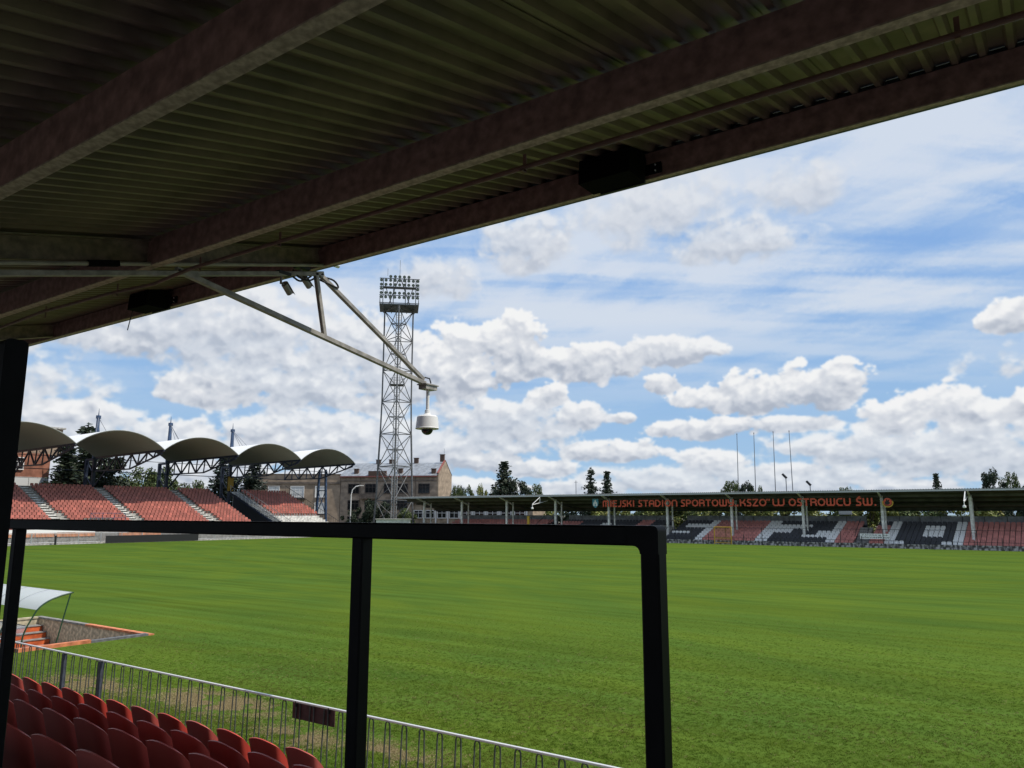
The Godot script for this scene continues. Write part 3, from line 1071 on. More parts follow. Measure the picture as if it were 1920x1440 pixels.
# ------------------------------------------------------------------ seats near the camera
# half the seat's plan, from the middle of the back round the corner to the end of the wing: x, how far forward, height of the edge
func seat_section(u: float) -> Vector3:
	if u < 0.52:
		return Vector3(0.118 * u / 0.52, 0.008 * pow(u / 0.52, 3.0), 0.785 - 0.016 * pow(u / 0.52, 2.2))
	if u < 0.78:
		var a := PI * 0.5 * (u - 0.52) / 0.26
		return Vector3(0.118 + 0.068 * sin(a), 0.008 + 0.068 * (1.0 - cos(a)), 0.769 - 0.066 * pow((u - 0.52) / 0.26, 1.7))
	var q := (u - 0.78) / 0.22
	return Vector3(0.186 + 0.014 * q, 0.076 + 0.17 * q, 0.703 - 0.26 * pow(q, 1.15))


func seat_proto() -> Node3D:
	var t := Node3D.new()
	var g := []
	for i in 11:
		var row := []
		for j in 25:
			var u := -1.0 + 2.0 * j / 24.0
			var c := seat_section(absf(u))
			var s := i / 10.0
			var y := lerpf(0.395, c.z, s)
			var recline := 0.085 * pow(clampf((y - 0.395) / 0.39, 0.0, 1.0), 1.2)
			row.append(Vector3(c.x * signf(u) * (0.97 + 0.05 * s), y, recline - c.y * (1.0 - 0.25 * s) - 0.085))
		g.append(row)
	var b := MB.new()
	b.sheet(g, 0.012)
	inst(b.mesh(M.seat_red_0), "backrest", t)
	var g2 := []
	for i in 8:
		var row := []
		for j in 25:
			var u := -1.0 + 2.0 * j / 24.0
			var c := seat_section(absf(u))
			var s := i / 7.0
			var k := maxf(0.0, c.x - 0.15) / 0.065
			row.append(Vector3(c.x * signf(u) * (0.97 - 0.04 * s), 0.395 + 0.03 * k * k * (1.0 - 0.6 * s) + 0.012 * sin(s * PI * 0.5) - 0.035 * pow(s, 6.0), -0.085 - c.y - (0.38 - c.y) * s))
		g2.append(row)
	var p := MB.new()
	p.sheet(g2, 0.012)
	inst(p.mesh(M.seat_red_0), "seat_pan", t)
	var k := MB.new()
	k.span(Vector3(-0.14, 0.0, -0.30), Vector3(-0.11, 0.385, -0.27))
	k.span(Vector3(0.11, 0.0, -0.30), Vector3(0.14, 0.385, -0.27))
	k.span(Vector3(-0.19, 0.362, -0.40), Vector3(0.19, 0.386, -0.13))
	inst(k.mesh(M.fence_grey), "bracket", t)
	return t


func near_seats() -> void:
	var proto := seat_proto()
	# floor height, z of the backrest's top, x of a seat, first and last seat, last one well in view
	var rows := [[0.64, -4.71, -6.08, -1, 12, 10], [0.92, -3.81, -4.90, -1, 10, 8], [1.12, -3.13, -4.60, 0, 7, 6], [1.41, -2.22, -4.23, 0, 3, 2]]
	var rn := ["front row", "second row", "third row", "fourth row"]
	var mats := [[0, 0, 3], [1, 3, 2], [2, 3, 1], [1, 3, 3]]
	for i in 4:
		var a = rows[i]
		var last: int = a[4]
		for k in range(last, a[3] - 1, -1):
			var o: Node3D = proto.duplicate()
			o.name = numbered("plastic_seat")
			add_child(o)
			o.position = Vector3(a[2] - 0.5 * k, a[0], a[1])
			o.rotation.y = rng.randf_range(-0.025, 0.025)
			var m: Material = M["seat_red_%d" % mats[i][rng.randi() % 3]]
			for c in o.get_children():
				if c.name != "bracket":
					c.material_override = m
			var which := "%s from the left" % ORD[a[5] - k] if k <= a[5] else ("cut off by the left picture edge" if k == a[5] + 1 else "hidden beyond the left picture edge")
			tag(o, "red plastic bucket seat in the near %s, %s" % [rn[i], which], "seat", "red seats in front of the viewer")
	proto.free()


# ------------------------------------------------------------------ dugout
func dugout() -> void:
	var t := thing("dugout", "sunken team dugout with arched clear roof, green frame and orange steps", "dugout")
	var x0 := -28.2
	var x1 := -21.65
	var z0 := -12.75
	var z1 := -9.4
	var fl := -0.75
	bx("pit_floor", M.stone_grey, t, Vector3(x0 - 0.2, fl - 0.1, z0 - 0.2), Vector3(x1 + 0.2, fl, z1 + 0.2))
	bx("rough_wall", M.render_tan, t, Vector3(x0, fl, z0 - 0.15), Vector3(x1, -0.004, z0 + 0.02))
	bx("side_wall", M.render_tan, t, Vector3(x1 - 0.02, fl, z0 + 0.02), Vector3(x1 + 0.15, -0.004, z1))
	bx("front_wall", M.render_tan, t, Vector3(x0, fl, z1 - 0.02), Vector3(x1, -0.004, z1 + 0.15))
	bx("cream_wall", M.cream, t, Vector3(x0 - 0.15, fl, z0 + 0.02), Vector3(x0 + 0.02, -0.004, z1 - 0.02))
	# rims
	bx("rim", M.stone_grey, t, Vector3(x0 - 0.12, -0.02, z0 - 0.12), Vector3(-25.1, 0.03, z0 + 0.05))
	bx("rim", M.orange_pale, t, Vector3(-25.098, -0.02, z0 - 0.12), Vector3(x1 + 0.12, 0.035, z0 + 0.05))
	bx("rim", M.grey_cap, t, Vector3(x1 - 0.06, -0.02, z0 + 0.053), Vector3(x1 + 0.12, 0.06, -11.1))
	bx("rim", M.orange_pale, t, Vector3(x1 - 0.06, -0.02, -11.097), Vector3(x1 + 0.12, 0.085, z1 + 0.1))
	bx("rim", M.stone_grey, t, Vector3(x0 - 0.12, -0.02, z1 - 0.05), Vector3(x1 - 0.063, 0.03, z1 + 0.12))
	bx("rim", M.cream, t, Vector3(x0 - 0.12, -0.02, z0 + 0.053), Vector3(x0 + 0.05, 0.028, z1 - 0.053))
	# steps up at the far end
	var xs := [-27.25, -27.53, -27.82]
	for i in 3:
		var y1: float = [-0.57, -0.39, -0.21][i]
		var y0: float = [-0.75, -0.57, -0.39][i]
		bx("riser", M.orange, t, Vector3(x0 + 0.022, y0, z0 + 0.05), Vector3(xs[i] - 0.01, y1 - 0.022, z1 - 0.4))
		bx("tread", M.stone_grey, t, Vector3(x0 + 0.022, y1 - 0.021, z0 + 0.045), Vector3(xs[i] + 0.012, y1, z1 - 0.39))
	# arched roof
	var arc := PackedVector2Array()   # (z, y)
	var cv := Curve2D.new()
	cv.add_point(Vector2(-10.07, -0.75), Vector2.ZERO, Vector2(0, 0.4))
	cv.add_point(Vector2(-10.10, 0.0), Vector2(0, -0.3), Vector2(0, 0.28))
	cv.add_point(Vector2(-10.40, 0.79), Vector2(0.15, -0.28), Vector2(-0.18, 0.24))
	cv.add_point(Vector2(-11.30, 1.19), Vector2(0.36, -0.05), Vector2.ZERO)
	arc = cv.tessellate(3, 6)
	var ribs := [-23.2, -24.55, -25.9, -27.25, -28.6]
	for x in ribs:
		var r := MB.new()
		var pp := PackedVector3Array()
		for q in arc:
			pp.append(Vector3(x, q.y, q.x))
		r.path(pp, 0.022, 8)
		obj(r, "rib", M.green_frame, t)
	for x in [-23.2, -28.6]:
		tb("post", M.green_frame, t, Vector3(x, 1.17, -11.26), Vector3(x, fl, -10.86), 0.02, 8)
	tb("edge_bar", M.green_frame, t, Vector3(-23.15, 1.195, -11.31), Vector3(-28.65, 1.195, -11.31), 0.016, 8)
	tb("middle_bar", M.fence_grey, t, Vector3(-23.2, 0.42, -10.145), Vector3(-28.6, 0.42, -10.145), 0.012, 8)
	for i in 4:
		for up in 2:
			var g := []
			for q in arc:
				if q.y > 0.05 and ((q.y > 0.4) == (up == 1)):
					g.append([Vector3(ribs[i] - 0.01, q.y + 0.02, q.x + 0.004), Vector3(ribs[i + 1] + 0.01, q.y + 0.02, q.x + 0.004)])
			var p := MB.new()
			p.sheet(g, 0.008)
			if up == 1:
				obj(p, "roof_panel", M.polycarbonate, t)
			else:
				obj(p, "back_panel", M.clear_panel, t)


# ------------------------------------------------------------------ small seats
func small_seat() -> MB:
	var b := MB.new()
	var p := PackedVector2Array([Vector2(-0.21, 0.38), Vector2(0.21, 0.38), Vector2(0.215, 0.62), Vector2(0.15, 0.72), Vector2(-0.15, 0.72), Vector2(-0.215, 0.62)])
	b.prism(p, Transform3D(Basis(Vector3.RIGHT, 0.16), Vector3(0, 0.0, -0.03)), 0.03)
	b.box(Vector3(0, 0.385, -0.19), Vector3(0.42, 0.045, 0.36), Basis(Vector3.RIGHT, 0.05))
	b.box(Vector3(0, 0.18, -0.16), Vector3(0.10, 0.36, 0.10))
	return b


func seat_stuff(called: String, label: String, list: Array) -> void:
	var b := small_seat()
	for i in b.v.size():
		b.c.append(Color(1, 1, 1))
	var mm := MultiMesh.new()
	mm.transform_format = MultiMesh.TRANSFORM_3D
	mm.use_colors = true
	mm.mesh = b.mesh(M.far_stuff)
	mm.instance_count = list.size()
	for i in list.size():
		mm.set_instance_transform(i, list[i][0])
		mm.set_instance_color(i, list[i][1].albedo_color.srgb_to_linear())
	var o := MultiMeshInstance3D.new()
	o.name = called
	o.multimesh = mm
	add_child(o)
	tag(o, label, "seats")
	o.set_meta("kind", "stuff")


# ------------------------------------------------------------------ stand behind the goal
func goal_stand() -> void:
	var t := thing("goal_end_stand", "terraced stand of red seats under white arched canopies behind the goal", "grandstand")
	var rows := 18
	var X := func(i: int) -> float: return -94.0 - 0.72 * i
	var Y := func(i: int) -> float: return 1.30 + 0.307 * i
	for i in rows:
		bx("terrace_step", M.pale_concrete, t, Vector3(-108.0, Y.call(i) - 0.305 if i else -0.05, -71.3), Vector3(X.call(i), Y.call(i), -20))
		bx("terrace_step", M.white_concrete, t, Vector3(-108.0, Y.call(i) - 0.305 if i else -0.05, -85.6), Vector3(X.call(i), Y.call(i), -76.5))
	bx("back_wall", M.pale_concrete, t, Vector3(-108.6, -0.05, -71.3), Vector3(-108.0, 6.9, -20))
	bx("back_wall", M.pale_concrete, t, Vector3(-108.6, -0.05, -85.6), Vector3(-108.0, 6.9, -76.5))
	# stairs, two treads to a row, wider in the lower rows
	for z in [-34.4, -44.8, -54.1, -65.0]:
		for i in rows:
			var w := 0.55
			var wz := 0.0
			if i < 7:
				w = 1.0
				wz = 0.45
			var k := MB.new()
			k.span(Vector3(X.call(i) - 0.36, Y.call(i) - 0.02, z - w + wz), Vector3(X.call(i) + 0.36, Y.call(i) + 0.012, z + w + wz))
			k.span(Vector3(X.call(i) - 0.72, Y.call(i) + 0.013, z - w + wz), Vector3(X.call(i) - 0.36, Y.call(i) + 0.154, z + w + wz))
			obj(k, "stair_step", M.white_concrete, t)
	# seats
	var seat := small_seat()
	var list := []
	var singles := 0
	var blocks := [[-21.0, -33.6, 0], [-35.2, -44.0, 0], [-45.6, -53.3, 0], [-54.9, -64.2, 0], [-65.8, -71.2, 0], [-76.8, -85.4, 6]]
	var meshes := []
	for k in 4:
		meshes.append(seat.mesh(M["far_red_%d" % k]))
	for bi in blocks.size():
		var b = blocks[bi]
		for i in range(b[2], rows):
			var kz := 0
			var z: float = b[0] - 0.25
			while z > b[1]:
				var skip: bool = (bi < 5 and i < 7 and bi > 0 and absf(z - b[0]) < 0.75) or (bi == 2 and i < 4 and z < -47.6 and z > -51.4)
				if not skip:
					var tr := Transform3D(Basis(Vector3.UP, -PI / 2 + rng.randf_range(-0.02, 0.02)), Vector3(X.call(i) - 0.62, Y.call(i), z))
					var f := rng.randf()
					var mi := 0 if f < 0.5 else (1 if f < 0.75 else (2 if f < 0.94 else 3))
					if bi == 2 and i >= 9 and singles < 130:
						var o := inst(meshes[mi], "stand_seat", null)
						o.transform = tr
						tag(o, "red seat behind the goal, %s row from top, %s right of the leftmost stairway" % [ORD[rows - 1 - i], ORD[kz]], "seat", "red seats behind the goal")
						singles += 1
					else:
						list.append([tr, M["far_red_%d" % mi]])
				kz += 1
				z -= 0.52
	seat_stuff("goal_end_seats", "rows of faded red plastic seats filling the stand behind the goal", list)
	# open side between the two terraces
	var side := MB.new()
	side.plate(PackedVector2Array([Vector2(-108.2, 0), Vector2(-94, 0), Vector2(-94, 1.25), Vector2(-107.6, 7.2), Vector2(-108.2, 7.2)]), Transform3D(Basis(), Vector3(0, 0, -71.42)), 0.1)
	obj(side, "side_wall", M.dark_gap, t)
	var side2 := MB.new()
	side2.plate(PackedVector2Array([Vector2(-108.2, 0), Vector2(-94, 0), Vector2(-94, 0.9), Vector2(-107.6, 6.6), Vector2(-108.2, 6.6)]), Transform3D(Basis(), Vector3(0, 0, -76.46)), 0.1)
	obj(side2, "side_wall", M.dark_gap, t)
	# steel stair up the side of the far terrace
	for i in 30:
		var f := i / 29.0
		var p := Vector3(lerpf(-94.2, -106.8, f), lerpf(1.5, 6.75, f), -75.6)
		bx("stair_tread", M.galvanised, t, p + Vector3(-0.2, -0.03, -0.75), p + Vector3(0.2, 0.03, 0.75))
	for zz in [-74.8, -76.38]:
		bm("stair_stringer", M.navy_steel, t, Vector3(-94.0, 1.25, zz), Vector3(-107.0, 6.65, zz), 0.08, 0.25)
		bm("handrail", M.galvanised, t, Vector3(-94.0, 2.4, zz), Vector3(-107.0, 7.8, zz), 0.05, 0.05)
		for i in 14:
			var f := i / 13.0
			var p := Vector3(lerpf(-94.2, -106.8, f), lerpf(1.5, 6.75, f), zz)
			tb("baluster", M.galvanised, t, p, p + Vector3(0, 0.98, 0), 0.025, 5)
	# rail at the far end of the seats, and along the top
	bm("end_rail", M.wire_dark, t, Vector3(-94.0, 2.35, -85.75), Vector3(-107.4, 8.1, -85.75), 0.05, 0.05)
	for i in 26:
		var f := i / 25.0
		var p := Vector3(lerpf(-94.2, -107.2, f), lerpf(1.4, 6.95, f), -85.75)
		tb("rail_post", M.wire_dark, t, p, p + Vector3(0, 1.05, 0), 0.022, 5)
	for a in [[-20.0, -71.3], [-76.5, -85.6]]:
		tb("top_rail", M.wire_dark, t, Vector3(-108.3, 7.95, a[0]), Vector3(-108.3, 7.95, a[1]), 0.025, 5)
		var z: float = a[0]
		while z >= a[1]:
			tb("rail_post", M.wire_dark, t, Vector3(-108.3, 6.9, z), Vector3(-108.3, 7.95, z), 0.022, 5)
			z -= 2.0
	# canopies
	var sp := []
	for k in range(-2, 5):
		sp.append(-46.1 - 11.4 * k)
	var xf := -97.0
	var xr := -115.0
	var rad := 8.95
	var half := asin(5.7 / rad)
	for k in sp.size() - 1:
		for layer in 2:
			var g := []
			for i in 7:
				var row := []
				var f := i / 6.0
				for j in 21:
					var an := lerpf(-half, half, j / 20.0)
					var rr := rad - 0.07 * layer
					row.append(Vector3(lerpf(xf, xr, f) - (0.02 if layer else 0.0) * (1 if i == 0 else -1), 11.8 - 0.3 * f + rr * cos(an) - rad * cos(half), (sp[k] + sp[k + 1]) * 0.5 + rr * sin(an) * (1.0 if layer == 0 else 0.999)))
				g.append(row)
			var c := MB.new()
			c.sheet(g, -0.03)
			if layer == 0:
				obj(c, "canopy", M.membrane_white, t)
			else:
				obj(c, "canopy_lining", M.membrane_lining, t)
	for k in sp.size():
		var z: float = sp[k]
		var tr := MB.new()
		var top := func(f: float) -> Vector3: return Vector3(lerpf(xf - 0.1, -115.1, f), 11.66 - 0.28 * f, z)
		var low := func(f: float) -> Vector3: return Vector3(lerpf(xf - 0.6, -115.1, f), 11.3 - 1.8 * minf(1.0, f * 2.25), z)
		tr.beam(top.call(0), top.call(1), 0.2, 0.2)
		tr.beam(top.call(0) + Vector3(0, 0.12, 0), top.call(1.0) + Vector3(0, 0.12, 0), 0.34, 0.08)
		for i in 9:
			var f := (i + 1) / 9.0
			tr.beam(low.call(f - 1.0 / 9.0), low.call(f), 0.18, 0.18)
			tr.beam(top.call(f), low.call(f), 0.13, 0.13)
			if i % 2 == 0:
				tr.beam(top.call(f - 1.0 / 9.0), low.call(f), 0.17, 0.17)
			else:
				tr.beam(low.call(f - 1.0 / 9.0), top.call(f), 0.17, 0.17)
		obj(tr, "truss", M.navy_steel, t)
		if k < sp.size() - 1:
			var pm := MB.new()
			for x in [-115.1, -117.3]:
				pm.beam(Vector3(x, -0.1, z), Vector3(x, 11.3, z), 0.42, 0.42, Vector3.BACK)
			for i in 5:
				pm.beam(Vector3(-115.1, 2.0 * i + 1, z), Vector3(-117.3, 2.0 * i + 3, z), 0.12, 0.12)
			pm.beam(Vector3(-115.1, 11.2, z), Vector3(-117.3, 11.2, z), 0.3, 0.3)
			pm.beam(Vector3(-115.1, 7.0, z), Vector3(-111.2, 9.8, z), 0.16, 0.16)
			obj(pm, "pylon", M.navy_steel, t)
			var ms := MB.new()
			ms.tube(Vector3(-115.1, 11.2, z), Vector3(-115.1, 17.2, z), 0.40, 8, 0.24)
			ms.tube(Vector3(-115.1, 17.2, z), Vector3(-115.1, 17.65, z), 0.36, 8)
			ms.tube(Vector3(-115.1, 17.65, z), Vector3(-115.1, 18.7, z), 0.09, 6, 0.02)
			obj(ms, "mast", M.blue_steel, t)
			for e in [Vector3(-104, 13.75, z + 5.7), Vector3(-103, 13.8, z + 5.7), Vector3(-116, 11.5, z - 4.5)]:
				tb("stay_cable", M.rope_steel, t, Vector3(-115.1, 17.4, z), e, 0.04, 4)
		else:
			var pe := MB.new()
			for x in [-103.6, -106.4]:
				pe.beam(Vector3(x, -0.1, z), Vector3(-105.0 + (x + 105.0) * 0.55, 11.0, z), 0.32, 0.32, Vector3.BACK)
			for y in [3.4, 7.4, 10.6]:
				pe.beam(Vector3(-103.8, y, z), Vector3(-106.2, y, z), 0.16, 0.16)
			pe.beam(Vector3(-103.8, 3.4, z), Vector3(-106.0, 7.4, z), 0.1, 0.1)
			pe.beam(Vector3(-106.2, 3.4, z), Vector3(-104.0, 7.4, z), 0.1, 0.1)
			obj(pe, "pylon", M.blue_steel, t)
		if k > 0:
			tb("tie_rod", M.navy_steel, t, Vector3(-115.1, 9.5, z), Vector3(-115.1, 9.5, sp[k - 1]), 0.06, 5)
			tb("tie_rod", M.navy_steel, t, Vector3(-104.5, 10.6, z), Vector3(-104.5, 10.6, sp[k - 1]), 0.04, 5)
	var pl := thing("viewing_platform", "small white fronted platform with blue rails set into the lower seats", "platform")
	bx("deck", M.white_concrete, pl, Vector3(-98.4, 1.5, -51.6), Vector3(-94.3, 2.25, -47.4))
	bx("front_panel", M.dark_gap, pl, Vector3(-94.29, 0.6, -51.6), Vector3(-94.1, 1.9, -47.4))
	bx("cloth", M.cloth_white, pl, Vector3(-94.28, 1.92, -51.5), Vector3(-94.12, 2.55, -47.5))
	for z in [-51.6, -50.2, -48.8, -47.4]:
		tb("post", M.blue_steel, pl, Vector3(-94.6, 2.25, z), Vector3(-94.6, 3.45, z), 0.035, 6)
	for y in [2.9, 3.45]:
		tb("rail", M.blue_steel, pl, Vector3(-94.6, y, -47.4), Vector3(-94.6, y, -51.6), 0.03, 6)
	tb("stair_rail", M.blue_steel, pl, Vector3(-94.6, 3.45, -47.4), Vector3(-93.6, 1.6, -49.4), 0.03, 6)
	var nb := thing("pillar_board", "tall narrow yellowish notice board on a pylon behind the seats", "board")
	bx("panel", M.yellow, nb, Vector3(-114.85, 7.2, -80.85), Vector3(-114.75, 9.6, -79.75))
	bx("backing", M.dark_gap, nb, Vector3(-114.9, 7.1, -80.95), Vector3(-114.855, 9.7, -79.65))


func goal_end_front() -> void:
	# low fence and banner in front of the goal-end stand
	var f := thing("goal_end_fence", "pale grey picket fence along the goal end of the pitch", "fence")
	var z := -30.0
	var x := -92.1
	tb("top_rail", M.galvanised, f, Vector3(x, 1.2, -30), Vector3(x, 1.2, -88), 0.03, 6)
	tb("bottom_rail", M.galvanised, f, Vector3(x, 0.22, -30), Vector3(x, 0.22, -88), 0.03, 6)
	bx("kerb", M.pale_concrete, f, Vector3(x - 0.1, -0.02, -88), Vector3(x + 0.1, 0.14, -30))
	while z > -88.0:
		bx("post", M.galvanised, f, Vector3(x - 0.04, 0.0, z - 0.04), Vector3(x + 0.04, 1.25, z + 0.04))
		z -= 2.5
	var pk := MB.new()
	z = -30.0
	while z > -88.0:
		pk.span(Vector3(x - 0.012, 0.22, z - 0.012), Vector3(x + 0.012, 1.2, z + 0.012))
		z -= 0.16
	obj(pk, "pickets", M.galvanised, f).set_meta("kind", "stuff")
	var b := thing("wall_banner", "long faded orange and white banner on the low wall behind the goal fence", "banner")
	for a in [[-30.0, -41.0], [-41.1, -43.0], [-43.1, -47.6], [-50.5, -56.0]]:
		bx("band", M.banner_orange, b, Vector3(-93.7, 0.80, a[1]), Vector3(-93.66, 1.24, a[0]))
	bx("white_strip", M.cloth_white, b, Vector3(-93.72, 1.25, -47.6), Vector3(-93.66, 1.62, -30))
	var w := thing("low_wall", "low concrete wall at the foot of the stand behind the goal", "wall")
	bx("wall", M.concrete, w, Vector3(-94.0, -0.05, -85.6), Vector3(-93.74, 1.3, -30))
	var o := thing("advertising_board", "long blank black advertising board standing at the edge of the grass behind the goal", "board")
	bx("panel", M.board_black, o, Vector3(-91.35, 0.04, -59.6), Vector3(-91.28, 0.87, -47.7))
	for k in 5:
		bm("prop", M.wire_dark, o, Vector3(-91.36, 0.8, -48.2 - k * 2.75), Vector3(-91.85, 0.0, -48.2 - k * 2.75), 0.04, 0.04)
	var bo := thing("bollard", "short dark bollard beside the goal-end fence", "bollard")
	tb("shaft", M.board_black, bo, Vector3(-91.4, 0, -42.2), Vector3(-91.4, 0.95, -42.2), 0.11, 10)
	tb("cap", M.board_black, bo, Vector3(-91.4, 0.95, -42.2), Vector3(-91.4, 1.0, -42.2), 0.13, 10)


# ------------------------------------------------------------------ opposite stand
func far_top(z: float) -> float:
	return 5.98 - 0.195 * (-91.0 - z)


func far_stand() -> void:
	var t := thing("opposite_stand", "long low covered stand across the pitch with pale columns and dark roof", "grandstand")
	var xl := -86.4
	var xr := 26.0
	var rows := 10
	var secs := [[-80.0, -61.6], [-59.6, -43.4], [-41.3, -19.1], [-17.7, 24.0]]
	for s in secs:
		for i in rows:
			bx("terrace_step", M.concrete, t, Vector3(s[0], (0.05 + 0.215 * i - 0.213) if i else -0.05, -98.9), Vector3(s[1], 0.05 + 0.215 * i, -90.85 - 0.72 * i))
		# panelled back wall
		var n := int((s[1] - s[0]) / 2.05)
		var w: float = (s[1] - s[0]) / n
		for k in n:
			bx("wall_panel", M.far_panel, t, Vector3(s[0] + k * w + 0.03, 2.2, -98.98), Vector3(s[0] + (k + 1) * w - 0.03, 3.28, -98.92))
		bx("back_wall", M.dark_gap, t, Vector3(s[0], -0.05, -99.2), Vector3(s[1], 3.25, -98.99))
	# stairs in the gaps
	for g in [[-61.55, -59.65], [-43.35, -41.35], [-19.05, -17.75]]:
		for i in 12:
			bx("stair_step", M.concrete, t, Vector3(g[0], -0.05, -91.6 - 0.32 * i), Vector3(g[1], 0.17 * (i + 1), -91.3 - 0.32 * i))
		for x in [g[0] + 0.05, g[1] - 0.05]:
			bm("stair_rail", M.wire_dark, t, Vector3(x, 1.1, -91.4), Vector3(x, 3.0, -95.0), 0.05, 0.05)
	# roof
	var rf := MB.new()
	rf.beam(Vector3((xl + xr) * 0.5, far_top(-91.05) + 0.06, -91.05), Vector3((xl + xr) * 0.5, far_top(-100.4) + 0.06, -100.4), xr - xl, 0.03)
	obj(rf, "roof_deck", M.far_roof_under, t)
	var rb := MB.new()
	var x := xl
	while x < xr:
		rb.beam(Vector3(x, far_top(-91.0) + 0.10, -91.0), Vector3(x, far_top(-100.4) + 0.10, -100.4), 0.09, 0.05)
		x += 0.25
	var rs := obj(rb, "roof_ribs", M.far_roof_edge, t)
	rs.set_meta("kind", "stuff")
	bx("fascia", M.far_roof_edge, t, Vector3(xl, 5.83, -90.99), Vector3(xr, 6.0, -90.95))
	for z in [-93.2, -95.4, -97.7, -99.9]:
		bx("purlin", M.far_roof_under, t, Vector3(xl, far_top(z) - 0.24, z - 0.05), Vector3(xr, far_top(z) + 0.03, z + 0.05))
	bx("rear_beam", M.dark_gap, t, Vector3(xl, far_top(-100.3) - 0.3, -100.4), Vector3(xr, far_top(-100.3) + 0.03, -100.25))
	# columns in pairs, with rafters
	var cx := []
	for k in range(-9, 4):
		cx.append(-7.95 + 8.37 * k if k > -9 else -82.5)
	for k in cx.size():
		var c: float = cx[k]
		bm("column", M.far_column, t, Vector3(c, 0.0, -93.0), Vector3(c, far_top(-93.0) - 0.1, -93.0), 0.28, 0.28, Vector3.BACK, 0.02)
		bm("column", M.far_column, t, Vector3(c, 0.0, -94.6), Vector3(c, far_top(-94.6) - 0.1, -94.6), 0.18, 0.18, Vector3.BACK, 0.02)
		bm("rafter", M.far_column, t, Vector3(c, far_top(-91.1) - 0.08, -91.1), Vector3(c, far_top(-94.6) - 0.5, -94.6), 0.14, 0.2)
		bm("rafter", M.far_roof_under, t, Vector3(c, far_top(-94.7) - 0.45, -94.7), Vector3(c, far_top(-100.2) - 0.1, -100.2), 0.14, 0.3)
	# seats
	var seat := small_seat()
	var by := {}
	for k in ["faded_red_0", "faded_red_1", "faded_red_2", "far_dark", "far_white"]:
		by[k] = seat.mesh(M[k])
	var list := []
	for si in secs.size():
		var s = secs[si]
		for i in rows:
			var k := 0
			var sx: float = minf(s[1], 4.0) - 0.3
			while sx > s[0] + 0.2:
				var c := far_color(sx, i, si)
				if c != "":
					if c == "red":
						c = "faded_red_%d" % [0, 0, 1, 2][rng.randi() % 4]
					var tr := Transform3D(Basis(Vector3.UP, PI + rng.randf_range(-0.03, 0.03)), Vector3(sx, 0.05 + 0.215 * i, -91.42 - 0.72 * i))
					var seen: int = floori((-3.68 - 0.029 * i - sx) / 0.49)
					if si == 3 and seen >= 0 and seen < 15:
						var o := inst(by[c], "stand_seat", null)
						o.transform = tr
						var cn: String = {"far_dark": "black", "far_white": "white"}.get(c, "red")
						tag(o, "%s seat in opposite stand, %s row up, %s from the right picture edge" % [cn, ORD[i], ORD[seen]], "seat", "seats of the opposite stand nearest the right edge")
					else:
						list.append([tr, M[c]])
				k += 1
				sx -= 0.49
	seat_stuff("opposite_seats", "red, black and white plastic seats in patterned rows across the pitch", list)


# which seats are red, black or white, and which are missing
func far_color(x: float, i: int, s: int) -> String:
	if s == 0:
		return "red"
	if s == 1:
		if x > -47.6:
			return "red" if x < -45.4 else "far_dark"
		if x < -56.0:
			return "red" if i < 9 else "far_dark"
		if x < -53.0:
			return "far_dark"
		if x < -51.2:
			return "far_white" if i < 8 else "far_dark"
		return "far_dark" if (i > 5 or i < 2) else "far_white"
	if s == 2:
		if x < -36.2:
			if x > -37.3:
				return "far_white"
			if (i == 6 or i == 7) and x > -40.4:
				return "far_white"
			if i == 3 and x < -38.6:
				return "far_white"
			return "far_dark"
		if x < -29.8:
			return "red"
		if x < -28.6:
			return "far_white"
		if x < -21.9:
			if i == 7 and x < -24.6:
				return "far_white"
			if i == 6 and x < -25.6:
				return "far_white"
			if (i == 4 or i == 5) and x < -26.6:
				return "far_white"
			if i == 2 and x > -25.0:
				return "far_white"
			if (i == 3 or i == 4) and x > -23.4:
				return "far_white"
			return "far_dark"
		if x < -21.0:
			return "far_white"
		return "red"
	if x < -16.2:
		return "red" if i < 8 else "far_dark"
	if x < -15.1:
		return "far_white"
	if x < -9.6:
		if i < 1 and x < -14.2:
			return "far_white"
		if x > -12.7 and x < -11.0 and i > 2 and i < 8:
			return "far_white"
		if i == 0 and x > -10.6:
			return "far_white"
		return "far_dark"
	if x < -8.7:
		return "far_white"
	return "red"


